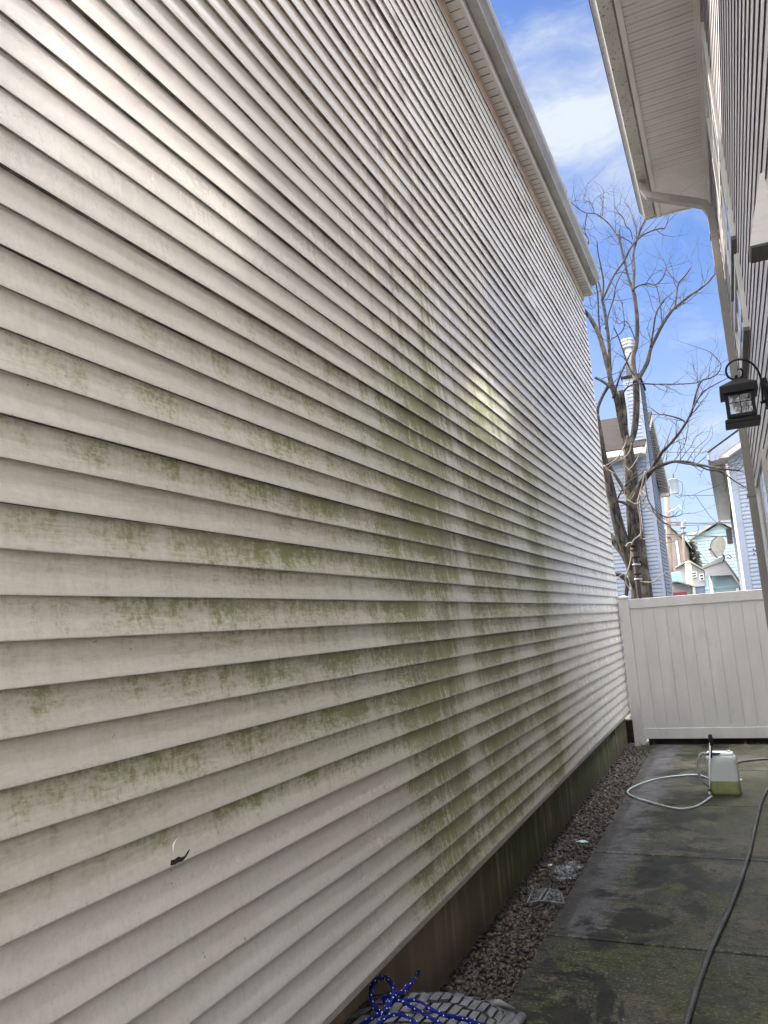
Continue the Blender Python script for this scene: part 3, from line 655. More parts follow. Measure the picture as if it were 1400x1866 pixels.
s = MB(); h2 = hb-.001
for sx_ in (-1, 1):
    s.box((lc-hb+.009, LY+sx_*h2-.001, zb0+.022), (lc+hb-.009, LY+sx_*h2+.001, zt0-.012)); s.box((lc+sx_*h2-.001, LY-hb+.009, zb0+.022), (lc+sx_*h2+.001, LY+hb-.009, zt0-.012))
s.build('glass_panes', M['seedy_glass'], LT)
s = MB(); s.lathe([(0, .045), (.024, .047), (.038, .062), (.043, .09), (.043, .145), (0, .15)], (lc, LY, zb0+.012), 20); s.build('bulb_sleeve', M['frosted'], LT)

# ---------------------------------------------------------------- fence
FY = 10.95
FN = thing('vinyl_fence', (-.5, FY, 0), 'white vinyl privacy fence panel closing the far end of the passage', 'fence')
s = MB(); s.bbox((-1.422, FY-.064, -.2), (-1.295, FY+.063, 1.935), .006); fp = s.build('post', M['white_pvc'], FN)
s = MB(); s.bbox((-1.428, FY-.070, 1.936), (-1.289, FY+.069, 1.962), .005); s.loft([[Vector((-1.3585+a*h, FY-.0005+b*h, z)) for a, b in ((-1,-1),(1,-1),(1,1),(-1,1))] for h, z in ((.066, 1.9622), (.012, 1.985))], True, False); s.build('post_cap', M['white_pvc'], fp)
s = MB(); s.bbox((-1.294, FY-.022, 1.795), (1.5, FY+.022, 1.925), .005); s.build('top_rail', M['white_pvc'], FN)
s = MB(); s.bbox((-1.294, FY-.022, .075), (1.5, FY+.022, .212), .005); s.build('bottom_rail', M['white_pvc'], FN)
s = MB(); x = -1.2942; k = 0
while x < 1.5:
    s.bbox((x+.0012, FY-.012+.0006*(k % 3), .2125), (x+.1525, FY+.012, 1.7945), .0035); s.box((x+.15, FY-.005, .2125), (x+.157, FY+.005, 1.7945)); x += .1545; k += 1
s.build('boards', M['white_pvc'], FN)

# weeds and litter at the foot of the fence
s = MB(); rr = random.Random(4)
for k in range(90):
    q = rr.random()
    if q < .62: x0, y0 = rr.uniform(-1.36, -1.16), rr.uniform(10.2, 10.85)
    else: x0, y0 = rr.uniform(-.15, .3), rr.uniform(10.9, 11.15)
    h = rr.uniform(.02, .075); a = rr.uniform(0, 6.28); d = rr.uniform(.01, .05)
    s.add([(x0-.003*sin(a), y0+.003*cos(a), 0), (x0+.003*sin(a), y0-.003*cos(a), 0), (x0+d*cos(a), y0+d*sin(a), h), (x0+d*.5*cos(a)-.004*sin(a), y0+d*.5*sin(a)+.004*cos(a), h*.7)], [(0, 1, 2, 3)])
tag(s.build('weeds', M['weed']), 'small green weeds growing at the foot of the fence post', 'weeds', None, 'stuff')
s = MB()
for k in range(30):
    x0, y0 = rr.uniform(-.95, .3), 11.16-abs(rr.gauss(0, .55))
    if y0 < 9: continue
    s.bm(ico(rr.uniform(.003, .008), (x0, y0, .004), 1, (1, 1, .5)))
s.build('debris_bits', M['clear_edge']); tag(bpy.data.objects['debris_bits'], 'pale crumbs of debris scattered on the concrete by the fence', 'debris', None, 'stuff')

# ---------------------------------------------------------------- gravel
import numpy as np
bm = ico(1, (0, 0, 0), 2); bv = np.array([v.co[:] for v in bm.verts]); bf = np.array([[v.index for v in f.verts] for f in bm.faces]); bm.free()
rs = np.random.RandomState(5); VV = []; FF = []; off_ = 0; cnt = 0
shapes = []
for k in range(14):
    dv = bv.copy(); nn = np.array([noise.noise(Vector(p)*1.1+Vector((k*9.1, 0, 0))) for p in dv]); n3 = np.array([noise.noise(Vector(p)*2.3+Vector((k*5.1, 7, 0))) for p in dv])
    shapes.append(dv*(1+.30*nn+.12*n3)[:, None])
for row in range(3):
    y = 2.9
    while y < 11.5:
        r0 = .0138 if y < 6.5 else .0150
        x = -1.535
        xe = -1.185+(.012 if row else 0)
        while x < xe:
            r_ = r0*rs.uniform(.5, 1.5); px_ = x+rs.uniform(-.008, .008); py_ = y+rs.uniform(-.010, .010)
            z_ = -.034+row*.012+rs.uniform(-.005, .007)+ .008*noise.noise(Vector((px_*5, py_*3, 0)))
            if row == 2 and rs.rand() < .45: x += r0*1.9; continue
            sh = shapes[rs.randint(14)]*np.array([r_*rs.uniform(.9, 1.6), r_*rs.uniform(.7, 1.05), r_*rs.uniform(.45, .75)])
            a, b, c_ = rs.uniform(0, 6.28), rs.uniform(-.5, .5), rs.uniform(-.5, .5)
            Rm = np.array(Matrix.Rotation(a, 3, 'Z') @ Matrix.Rotation(b, 3, 'X') @ Matrix.Rotation(c_, 3, 'Y'))
            VV.append(sh @ Rm.T + np.array([px_, py_, z_])); FF.append(bf+off_); off_ += len(bv)
            x += r0*1.75
        y += r0*1.65
V_ = np.concatenate(VV); F_ = np.concatenate(FF)
me = bpy.data.meshes.new('gravel'); me.vertices.add(len(V_)); me.vertices.foreach_set('co', V_.astype(np.float32).ravel())
me.loops.add(F_.size); me.loops.foreach_set('vertex_index', F_.astype(np.int32).ravel())
me.polygons.add(len(F_)); me.polygons.foreach_set('loop_start', np.arange(0, F_.size, 3, dtype=np.int32)); me.polygons.foreach_set('loop_total', np.full(len(F_), 3, dtype=np.int32))
me.polygons.foreach_set('use_smooth', np.ones(len(F_), dtype=bool)); me.update(calc_edges=True); me.materials.append(M['pebble'])
gv = bpy.data.objects.new('gravel', me); COL.objects.link(gv); tag(gv, 'strip of dark brown river gravel along the stained foundation', 'gravel', None, 'stuff')
s = MB()
for k in range(520):
    y0 = 3.3+8*rr.random()**1.8; x0 = rr.uniform(-1.5, -1.19); a = rr.uniform(0, 3.14); L_ = rr.uniform(.015, .05); z0 = .004+rr.uniform(0, .007)
    s.tube([(x0, y0, z0), (x0+.5*L_*cos(a), y0+.5*L_*sin(a), z0+rr.uniform(0, .012)), (x0+L_*cos(a+.3), y0+L_*sin(a+.3), z0+rr.uniform(-.004, .006))], rr.choice((.0008, .0012, .002)), 4)
tag(s.build('straw', M['straw']), 'dry straw and leaf stalks scattered over the gravel', 'straw', None, 'stuff')

# ---------------------------------------------------------------- litter on the gravel
def crumple(c, sc, rad, seed, sub=4, amp=.55):
    b_ = ico(1, (0, 0, 0), sub)
    for v in b_.verts:
        q = v.co.copy()
        n1_ = noise.noise(q*1.6+Vector((seed, 0, 0))); n2_ = abs(noise.noise(q*3.6+Vector((0, seed, 0)))); n3_ = abs(noise.noise(q*8+Vector((0, 0, seed))))
        f_ = rad*(1+amp*n1_-.45*n2_-.2*n3_)
        v.co = Vector((q.x*sc[0], q.y*sc[1], q.z*sc[2]))*f_ + Vector(c)
    return b_
s = MB(); s.bm(crumple((-1.275, 5.46, .028), (1.5, 1.7, .62), .058, 3.1)); s.bm(crumple((-1.235, 5.60, .03), (1.1, 1.2, .7), .045, 8.4)); o = s.build('plastic_bag', M['clear'])
tag(o, 'crumpled clear plastic bag lying on the gravel beside the walk', 'plastic bag')
CT = thing('plastic_tray', (-1.30, 4.98, .02), 'flattened clear plastic clamshell tray on the gravel, nearer than the crumpled bag', 'tray')
P = [(-1.405, 5.085), (-1.315, 5.10), (-1.29, 5.10), (-1.215, 5.085), (-1.165, 4.91), (-1.285, 4.885), (-1.312, 4.88), (-1.385, 4.875)]
def zc(k): return (.022, .036, .038, .026, .022, .036, .038, .02)[k]
P3 = [Vector((p[0], p[1], zc(k))) for k, p in enumerate(P)]
s = MB()
for a in range(8): s.tube([P3[a], P3[(a+1) % 8]], .0035, 5)
s.tube([P3[1], P3[6]], .005, 5); s.tube([P3[2], P3[5]], .006, 5)
for q in range(0): s.tube([P3[0].lerp(P3[1], .15+q*.17)+Vector((0, -.02, -.002)), P3[7].lerp(P3[6], .15+q*.17)+Vector((0, .03, 0))], .0016, 4)
s.build('rim', M['clear_edge'], CT)
s = MB()
def sheet(a, b, c_, d, n=10):
    vs = []
    for i in range(n+1):
        for j in range(n+1):
            p = a.lerp(b, i/n).lerp(d.lerp(c_, i/n), j/n); vs.append(p+Vector((0, 0, .005*noise.noise(p*22)-.002)))
    s.add(vs, [(i*(n+1)+j, i*(n+1)+j+1, (i+1)*(n+1)+j+1, (i+1)*(n+1)+j) for i in range(n) for j in range(n)], True)
sheet(P3[0], P3[1], P3[6], P3[7]); s.build('base_sheet', M['clear'], CT)
s = MB(); sheet(P3[2], P3[3], P3[4], P3[5]); s.build('lid', M['clear'], CT)
s = MB(); s.bm(crumple((-1.295, 6.27, .014), (1.6, .7, .3), .028, 5.5, 3)); tag(s.build('wrapper', M['teal_wrap']), 'small pale teal wrapper on the gravel farther up than the bag', 'wrapper')
s = MB(); s.bm(crumple((-1.415, 5.66, .012), (1, .8, .5), .016, 2.2, 2)); tag(s.build('pale_stone', M['paint_white']), 'small white stone lying on the dark gravel beside the foundation', 'stone')

# ---------------------------------------------------------------- sprayer jug
JG = thing('sprayer_jug', (-.29, 8.13, 0), 'milky plastic sprayer tank one third full of yellow green fluid', 'sprayer')
def rr_ring(cx, cy, hx, hy, z, r_=.04, n=5, sh=0):
    out = []
    for qx, qy, a0 in ((1, 1, 0), (-1, 1, 90), (-1, -1, 180), (1, -1, 270)):
        for k in range(n+1):
            a = R(a0+90*k/n); out.append(Vector((cx+qx*(hx-r_)+r_*cos(a), cy+qy*(hy-r_)+r_*sin(a), z+sh*(cx+qx*(hx-r_)-cx))))
    return out
jx, jy = -.287, 8.135
s = MB(); s.loft([rr_ring(jx+.004, jy, .120, .088, .0), rr_ring(jx+.004, jy, .130, .097, .008), rr_ring(jx+.002, jy, .134, .10, .03), rr_ring(jx, jy, .1345, .10, .125)]); s.build('fluid', M['liquid'], JG)
s = MB(); s.loft([rr_ring(jx, jy, .1345, .10, .1252), rr_ring(jx, jy, .1345, .10, .20), rr_ring(jx-.004, jy, .1335, .10, .29), rr_ring(jx-.006, jy, .131, .098, .33), rr_ring(jx-.008, jy, .124, .092, .348), rr_ring(jx-.008, jy, .110, .08, .356)])
s.build('tank', M['jug'], JG)
s = MB(); s.loft([rr_ring(jx-.008, jy, .112, .083, .352), rr_ring(jx-.008, jy, .116, .086, .362), rr_ring(jx-.008, jy, .114, .084, .372), rr_ring(jx-.008, jy, .103, .073, .374), rr_ring(jx-.008, jy, .098, .068, .362)]); jl = s.build('lid', M['jug_top'], JG)
s = MB(); s.bbox((jx+.06, jy-.02, .375), (jx+.085, jy+.02, .392), .006); s.build('latch', M['jug_top'], jl)
s = MB(); s.bm(ico(.016, (jx+.142, jy+.03, .11), 2)); s.build('drain_plug', M['jug_top'], JG)
s = MB(); wx, wy = -.372, 8.0
s.tube([(wx-.053, wy, .03), (wx-.03, wy, .20), (wx+.012, wy+.005, .50)], .0068, 10); s.lathe([(.0, -.012), (.008, -.012), (.010, 0), (.007, .012), (0, .012)], (wx-.054, wy, .022), 10); s.build('wand', M['wand'], JG)
s = MB(); s.lathe([(0, .45), (.0155, .45), (.018, .46), (.018, .545), (.0165, .556), (0, .556)], (wx+.018, wy+.012, 0), 14)
for k in range(8): s.bbox((wx+.018+.0165*cos(k*pi/4)-.002, wy+.012+.0165*sin(k*pi/4)-.002, .49), (wx+.018+.0165*cos(k*pi/4)+.002, wy+.012+.0165*sin(k*pi/4)+.002, .55), .0006)
s.tube([(wx+.016, wy+.014, .46), (wx+.0, wy+.016, .34)], .011, 10)
s.build('pump_handle', M['black_plastic'], JG)
s = MB(); s.lathe([(0, 0), (.011, 0), (.011, .012), (0, .012)], (wx-.051, wy, .045), 10); s.build('wand_collar', M['black_plastic'], JG)
s = MB(); s.add([(wx-.02, wy+.015, .375), (wx+.035, wy+.02, .372), (jx+.045, jy-.04, .362), (jx+.045, jy-.035, .370), (wx+.02, wy+.02, .388), (wx-.02, wy+.015, .392)], [(0, 1, 2, 3, 4, 5)]); s.tube([(wx-.045, wy+.02, .372), (wx-.02, wy+.02, .374), (wx+.04, wy+.03, .372), (jx+.03, jy-.05, .368)], [.008, .013, .011, .004], 8)
s.build('lever', M['black_plastic'], JG)
hp_ = [(-.405, 8.02, .375), (-.43, 8.02, .385), (-.47, 8.02, .36), (-.50, 8.02, .29), (-.505, 8.03, .22), (-.49, 8.05, .15), (-.46, 8.1, .09), (-.42, 8.2, .04), (-.30, 8.36, .014), (-.40, 8.62, .010), (-.56, 8.90, .010), (-.74, 8.86, .010), (-.94, 8.70, .010), (-1.10, 8.40, .010), (-1.175, 8.08, .010), (-1.10, 7.85, .010), (-.92, 7.64, .010), (-.78, 7.50, .010), (-.64, 7.42, .010), (-.53, 7.52, .010), (-.455, 7.72, .012), (-.405, 7.90, .02)]
s = MB(); s.tube(spline(hp_, 8), .0095, 8); hs = s.build('sprayer_hose', M['grey_hose'])
tag(hs, 'thin pale grey hose looped on the concrete left of the sprayer tank', 'hose')
s = MB(); s.tube([(-.84, 7.565, .010), (-.80, 7.53, .010)], .0125, 8); s.build('coupling', M['black_plastic'], hs)
gh = [(-.47, 2.4, .012), (-.43, 3.1, .012), (-.40, 3.7, .012), (-.345, 4.29, .012), (-.285, 4.75, .012), (-.235, 5.1, .012), (-.16, 5.75, .012), (-.115, 6.2, .012), (-.07, 6.8, .012), (-.015, 7.5, .012), (.03, 7.95, .012), (.10, 8.4, .012), (.17, 8.75, .012), (.235, 9.2, .012), (.245, 9.6, .012), (.18, 9.82, .012), (.08, 9.84, .012), (-.05, 9.76, .012), (-.18, 9.62, .012), (-.33, 9.3, .012)]
s = MB(); s.tube(spline(gh, 7), .0125, 10); tag(s.build('garden_hose', M['hose']), 'long dark grey garden hose running up the right side of the walk', 'garden hose')

# ---------------------------------------------------------------- rubber strip mat and blue rope
MT = thing('link_mat', (-1.45, 3.3, 0), 'bulging mat of grey rubber strips woven with black cord at the foot of the foundation', 'mat')
XS = [-1.52, -1.50, -1.45, -1.40, -1.30, -1.20, -1.10, -1.04]; YS = [3.02, 3.10, 3.22, 3.32, 3.47, 3.56, 3.54, 3.45]
def yfar(x):
    for a, b, c_, d in zip(XS, XS[1:], YS, YS[1:]):
        if x <= b: return c_+(d-c_)*(max(x, a)-a)/(b-a)
    return YS[-1]
def matz(x, y):
    h = .025+.245*max(0, (-1.07-x)/.42)**1.25
    e_ = max(0, min(1, (yfar(x)-y)/.10+.12))
    return h*e_**.55+.008*noise.noise(Vector((x*9, y*7, 1)))
def mp(u, v):
    x = -1.515+.44*u; y = yfar(x)-.95*v
    return Vector((x, y, matz(x, y)))
s = MB(); cd = MB(); rr = random.Random(11)
nu, nv = 14, 10
for j in range(nv):
    for i in range(nu):
        u0 = (i+.5*(j % 2))/nu+rr.uniform(-.005, .005); v0 = j/nv+.004+.011*sin(i*.9)
        if u0 > .975 or v0 > .95: continue
        du = .74/nu; dv = .84/nv*rr.uniform(.82, 1.08); sk = -.10/nu*rr.uniform(0, 1.5)
        a, b, c_, d = mp(u0+sk, v0+dv), mp(u0+du+sk, v0+dv), mp(u0+du, v0), mp(u0, v0+rr.uniform(-.004, .004))
        nn = (b-a).cross(d-a).normalized(); li = [nn*rr.uniform(-.004, .005) for q in range(4)]
        top = [p+nn*.009+l for p, l in zip((a, b, c_, d), li)]; bot = [p-nn*.004 for p in (a, b, c_, d)]
        s.add(bot+top, [(3,2,1,0), (4,5,6,7), (0,1,5,4), (1,2,6,5), (2,3,7,6), (3,0,4,7)], False)
s.build('strips', M['rubber'], MT)
for j in range(nv+1):
    cd.tube([mp(k/30, j/nv+.004*sin(k))+Vector((0, 0, .006+.006*sin(k*2.4+j*1.3))) for k in range(31)], .0030, 5)
for i in range(nu+1):
    u = i/nu-.010; cd.tube([mp(max(0, u), k/16)+Vector((.004*sin(k*1.9+i), 0, .004)) for k in range(17)], .0024, 5)
for k in range(12):
    u = rr.uniform(.12, 1); p = mp(u, 0.0)
    cd.tube([p, p+Vector((rr.uniform(-.02, .02), .02, .014)), p+Vector((rr.uniform(-.04, .04), .030, rr.uniform(-.004, .03)))], .0020, 5)
cd.build('cords', M['cord'], MT)
s = MB(); 
for k, (xx, r_) in enumerate(((-1.075, .024), (-1.115, .026))): s.tube([(xx-.01, 3.34-.02*k, .03), (xx+.012, 3.50-.02*k, .028)], r_, 12, smooth=True)
s.tube([(-1.24, 3.50, .062), (-1.17, 3.52, .066), (-1.10, 3.53, .045)], [.015, .016, .004], 7)
s.build('rolled_ends', M['rubber'], MT)
s = MB(); s.add([mp(u/20, v/20)-Vector((0, 0, .006)) for u in range(21) for v in range(21)], [(i*21+j, i*21+j+1, i*21+22+j, i*21+21+j) for i in range(20) for j in range(20)], True); s.build('backing', M['cord'], MT)
def onmat(x, y, lift):
    d = rt2*((x-700)/FOC) - up2*((y-933)/FOC) + fw; t = 1.6
    while t < 6:
        p = CAMP+d*t
        if p.x < -1.525+.02 or (p.z < (matz(p.x, p.y) if p.y < yfar(p.x)+.01 and p.x < -1.04 else .0)+lift): return p
        t += .004
    return p
def rp_(x, y, Y, dz=0): p = at(x, y, Y=Y); p.z += dz; return p
RP = thing('blue_rope', (-1.5, 3.5, .1), 'royal blue braided rope with white flecks lying looped on the rubber mat', 'rope')
rpaths = [
 [(655, 1872, .012), (675, 1857, .012), (692, 1848, .014), (706, 1838, .02), (714, 1822, .04), (717, 1806, .05), (712, 1790, .05), (702, 1781, .05), (690, 1783, .05), (679, 1795, .05), (676, 1812, .05), (682, 1832, .035), (692, 1844, .02), (702, 1842, .03), (706, 1830, .03), (699, 1822, .02), (706, 1816, .03), (722, 1812, .035), (738, 1803, .04), (752, 1786, .05), (764, 1771, .06)],
 [(700, 1822, .012), (725, 1823, .012), (740, 1830, .012), (762, 1842, .012), (782, 1854, .012), (800, 1864, .012), (815, 1876, .012)],
 [(732, 1826, .012), (752, 1823, .012), (775, 1833, .012), (795, 1845, .012), (820, 1853, .012), (845, 1857, .012), (868, 1864, .012), (890, 1872, .012)],
 [(684, 1873, .012), (697, 1858, .012), (715, 1850, .012), (732, 1851, .012), (748, 1858, .012), (765, 1872, .012)],
]
def smooth(P_, n=3):
    for _ in range(n): P_ = [P_[0]]+[(P_[i-1]+P_[i]*2+P_[i+1])/4 for i in range(1, len(P_)-1)]+[P_[-1]]
    return P_
s = MB(); rad = .0098
for pi_, P_ in enumerate(rpaths):
    pts = smooth([onmat(*p) for p in spline(P_, 6)])
    s.tube(pts, rad, 9)
    k = 0; acc = 0
    for a, b in zip(pts, pts[1:]):
        acc += (b-a).length
        if acc > .017:
            acc = 0; k += 1; t_ = (b-a).normalized(); u_ = t_.orthogonal().normalized(); v_ = t_.cross(u_)
            for m2 in range(2):
                ang = k*1.15+m2*pi; dv_ = u_*cos(ang)+v_*sin(ang)
                s.mi = 1; s.bm(ico(.0029, b+dv_*(rad-.001), 1), None, True); s.mi = 0
    s.build('strand' if pi_ else 'looped_strand', [M['rope'], M['fleck']], RP); s = MB()

s = MB(); s.bbox((-1.25, 10.98, -.3), (1.6, 11.02, .135), .004); tag(s.build('timber_edging', M['rust_post']), 'dark timber board lying behind the gap under the white fence', 'board')  # dark strip added in place of shade beneath the fence
s = MB(); s.bbox((-2.3, 11.16, -.3), (-1.44, 11.22, .30), .01)
for q in range(5): s.bbox((-2.3+q*.01, 11.13, -.02+q*.064), (-1.445, 11.159, .04+q*.064), .005)
tag(s.build('stacked_boards', M['rust_post']), 'dark stacked boards in the shadowy gap left of the white fence post', 'boards')  # made-up boards, put here to darken the shaded gap

# ---------------------------------------------------------------- blue house beyond the fence, left
def wall_block(mb, x0, x1, y0, y1, z0, z1):
    mb.box((x0, y0, z0), (x1, y1, z1))
NB = thing('blue_house', (-5, 24, 0), 'pale blue sided house behind the bare tree with a tall sided chimney chase', 'house')
xw, yf = -1.89, 20.8
s = MB(); wall_block(s, -9, xw, yf, 28.6, -.1, 5.78)
s.prism([(yf+.001, 5.78), (28.599, 5.78), (24.7, 7.6)], 'X', -9, xw)
s.build('wall', M['vinyl_blue2'], NB)
s = MB(); siding(s, (-7, yf-.001, .3), (1, 0, 0), (0, -1, 0), 7+xw, 0, 56, EXP, 1.2, und=True, D=.02)
siding(s, (xw+.001, yf, .3), (0, 1, 0), (1, 0, 0), 7.8, 0, 56, EXP, 1.2, und=True, D=.02)
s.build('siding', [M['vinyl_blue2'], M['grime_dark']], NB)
s = MB(); s.prism([(20.36, 5.95), (20.36, 5.99), (24.7, 7.93), (29.05, 5.99), (29.05, 5.93), (24.7, 7.84)], 'X', -9.3, -1.56); s.build('roof', M['shingle'], NB)
s = MB(); s.box((-9.3, 20.30, 5.80), (-1.60, 20.37, 5.945)); s.box((-9.3, 20.38, 5.78), (-1.57, yf-.02, 5.80)); s.box((-9.3, 28.7, 5.80), (-1.60, 29.1, 5.92))
s.prism([(20.375, 5.80), (20.375, 5.945), (24.7, 7.835), (29.04, 5.925), (29.04, 5.80), (24.7, 7.68)], 'X', -1.60, -1.56)
s.build('eave_trim', M['trim_left'], NB)
s = MB()
for k in range(46):
    ya = 24.8+.092*k; za = 7.66-(ya-24.7)*.436; s.box((xw+.02, ya, za-.02-.004*(k%2)), (-1.601, ya+.0919, za))
s.build('rake_soffit', M['soffit'], NB)
CH = MB(); cx0, cx1, cy0, cy1 = -1.97, -1.545, 21.1, 22.6
CH.box((cx0, cy0, -.1), (cx1, cy1, 8.05)); ch = CH.build('chimney', M['vinyl_blue'], NB)
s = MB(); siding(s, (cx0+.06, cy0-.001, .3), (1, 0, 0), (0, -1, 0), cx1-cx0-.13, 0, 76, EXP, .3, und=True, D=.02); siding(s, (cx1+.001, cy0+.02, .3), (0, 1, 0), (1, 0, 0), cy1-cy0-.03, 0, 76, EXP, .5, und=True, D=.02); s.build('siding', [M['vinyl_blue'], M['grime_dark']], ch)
s = MB(); s.box((cx1-.085, cy0-.022, 0), (cx1+.002, cy0+.0, 8.04)); s.box((cx0-.004, cy0-.022, 5.9), (cx0+.075, cy0, 8.04)); s.build('corner_board', M['vinyl_blue'], ch)
s = MB(); s.box((cx0-.04, cy0-.05, 8.051), (cx1+.04, cy1+.04, 8.12)); s.build('chimney_cap', M['rust_post'], ch)
s = MB(); s.lathe([(0, 8.12), (.13, 8.12), (.13, 8.95), (.12, 9.0), (.17, 9.02), (.17, 9.06), (.13, 9.08), (.17, 9.12), (.17, 9.16), (.13, 9.18), (.17, 9.22), (.17, 9.27), (0, 9.3)], (-1.76, 21.5, 0), 16); s.build('flue_pipe', M['galv'], ch)

# ---------------------------------------------------------------- blue house beyond the fence, right
NR = thing('blue_gable_house', (4, 28, 0), 'pale blue gabled house beyond the fence on the right with a beige soffit', 'house')
xl, yg = .365, 20.9
s = MB(); wall_block(s, xl, 9, yg, 35.4, -.1, 5.5); s.prism([(xl, 5.5), (9, 5.5), (4.7, 8.1)], 'Y', yg+.001, 35.399); s.build('wall', M['vinyl_blue'], NR)
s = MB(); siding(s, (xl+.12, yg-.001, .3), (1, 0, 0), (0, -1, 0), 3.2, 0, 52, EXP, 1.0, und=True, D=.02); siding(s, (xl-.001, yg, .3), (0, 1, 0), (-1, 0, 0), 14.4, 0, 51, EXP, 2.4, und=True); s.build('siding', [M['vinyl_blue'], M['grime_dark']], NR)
s = MB(); s.box((xl-.035, yg-.03, 0), (xl+.115, yg-.001, 5.45)); s.box((xl-.035, yg-.001, 0), (xl-.018, yg+.10, 5.45)); s.build('corner_board', M['vinyl_blue'], NR)
s = MB(); s.box((xl-.095, yg-.02, 0), (xl-.036, yg+.05, 5.3)); s.build('downspout', M['paint_white'], NR)
s = MB(); s.prism([(-.10, 5.56), (-.10, 5.61), (4.7, 8.46), (9.5, 5.61), (9.5, 5.5), (4.7, 8.36)], 'Y', yg-.42, 35.8); s.build('roof', M['shingle'], NR)
s = MB(); s.prism([(-.075, 5.34), (-.105, 5.55), (4.7, 8.35), (4.7, 8.15), (.17, 5.45), (.12, 5.36)], 'Y', yg-.46, yg-.425); s.build('rake_board', M['vinyl_blue'], NR)
s = MB(); s.prism([(-.02, 5.43), (.36, 5.42), (4.7, 7.98), (9.0, 5.42), (9.4, 5.43), (4.7, 8.3)], 'Y', yg-.42, yg-.03); s.build('rake_soffit', M['trim_left'], NR)
s = MB(); k = 0; y = yg-.42
while y < 35.7:
    s.box((-.02, y, 5.40), (xl+.0, y+.098, 5.43)); y += .1016
s.build('soffit', M['trim_left'], NR)
s = MB(); s.box((-.125, yg-.40, 5.40), (-.021, 35.7, 5.52)); s.build('gutter', M['soffit'], NR)
for dx, dz in ((0, 0), (.10, 0), (0, .11), (.10, .11), (.05, .03)):
    s = MB(); s.tube([(xl+.26+dx, yg-.028, 3.08-dz), (xl+.26+dx, yg-.01, 3.08-dz)], .02, 8); s.build('vent_cap', M['hole'], NR)
s = MB(); s.bbox((.10, 34.6, 4.3), (.32, 34.9, 4.95), .02); s.build('flood_light', M['dark_under'], NR)

# ---------------------------------------------------------------- distant houses
BH = thing('brown_house', at(1236, 1085, Y=46), 'distant narrow brown sided house between the pole and the pale blue house', 'house')
def Q(x, y, Y): p = at(x, y, Y=Y); return (p.x, p.z)
s = MB(); s.prism([Q(1196, 1090, 46), Q(1252, 1090, 46), Q(1245.5, 985, 46), Q(1222, 963, 46), Q(1180, 990, 46)], 'Y', 46, 54); s.build('wall', M['vinyl_brown'], BH)
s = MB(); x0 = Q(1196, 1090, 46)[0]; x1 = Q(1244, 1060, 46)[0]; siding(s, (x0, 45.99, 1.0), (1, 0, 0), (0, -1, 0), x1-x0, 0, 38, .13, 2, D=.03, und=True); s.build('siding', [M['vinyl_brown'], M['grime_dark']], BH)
s = MB(); a, b, c_ = Q(1222, 960, 46), Q(1252, 988, 46), Q(1180, 988, 46); s.prism([c_, (c_[0], c_[1]+.12), (a[0], a[1]+.1), (b[0], b[1]+.1), b, a], 'Y', 45.7, 54.3); s.build('roof', M['white_roof'], BH)
s = MB(); e0, e1 = Q(1244, 1085, 45.9), Q(1247.5, 1085, 45.9); s.box((e0[0], 45.85, 1), (e1[0], 45.93, Q(1243, 985, 46)[1])); s.build('corner_board', M['paint_white'], BH)
TL = thing('teal_house', at(1290, 1085, Y=62), 'distant pale teal gabled house rising behind the satellite dish', 'house')
s = MB(); s.prism([Q(1256, 1100, 62), Q(1375, 1100, 62), Q(1372, 985, 62), Q(1311, 954, 62), Q(1268, 982, 62), Q(1262, 985, 62)], 'Y', 62, 72); s.build('wall', M['vinyl_teal'], TL)
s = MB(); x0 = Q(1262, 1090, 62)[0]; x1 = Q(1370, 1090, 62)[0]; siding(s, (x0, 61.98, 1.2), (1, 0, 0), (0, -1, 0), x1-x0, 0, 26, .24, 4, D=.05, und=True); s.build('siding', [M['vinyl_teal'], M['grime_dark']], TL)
s = MB(); a, b, c_ = Q(1311, 951, 62), Q(1258, 985, 62), Q(1376, 986, 62); s.prism([b, (b[0], b[1]+.22), (a[0], a[1]+.16), (c_[0], c_[1]+.22), c_, a], 'Y', 61.4, 72.4); s.build('roof', M['white_roof'], TL)
GR = thing('teal_garage', at(1320, 1085, Y=38), 'low garage with pale teal front and a wide off-white gable roof', 'garage')
s = MB(); s.prism([Q(1286, 1100, 38), Q(1357, 1100, 38), Q(1352, 1068, 38), Q(1319, 1024, 38), Q(1285, 1044, 38)], 'Y', 38, 45); s.build('wall', M['vinyl_teal'], GR)
s = MB(); x0, z0 = Q(1287, 1085, 38); x1 = Q(1350, 1085, 38)[0]; siding(s, (x0, 37.98, 1.0), (1, 0, 0), (0, -1, 0), x1-x0, 0, 12, .14, 3, D=.03, und=True); s.build('siding', [M['vinyl_teal'], M['grime_dark']], GR)
s = MB(); a, b, c_ = Q(1318, 1017, 37.6), Q(1281, 1036, 37.6), Q(1366, 1083, 37.6)
s.prism([b, (b[0], b[1]+.10), (a[0], a[1]+.08), (c_[0], c_[1]+.10), c_, (a[0]+.05, a[1]-.12)], 'Y', 37.5, 45.3); s.build('roof', M['white_roof'], GR)
s = MB(); s.prism([(b[0]+.05, b[1]-.02), (a[0]+.02, a[1]-.08), (c_[0]-.1, c_[1]+.05), (c_[0]-.1, c_[1]-.05), (a[0]+.25, a[1]-.78), (b[0]+.08, b[1]-.36)], 'Y', 37.55, 37.75); s.build('gable_board', M['white_wall'], GR)
s = MB(); x0 = Q(1297.5, 1070, 37.8)[0]; s.tube([(x0, 37.8, .5), (x0, 37.8, Q(1297, 1046, 37.8)[1])], .06, 8); x0 = Q(1344, 1070, 37.8)[0]; s.tube([(x0, 37.8, .5), (x0, 37.8, Q(1343, 1072, 37.8)[1])], .06, 8); s.build('downspout', M['paint_white'], GR)
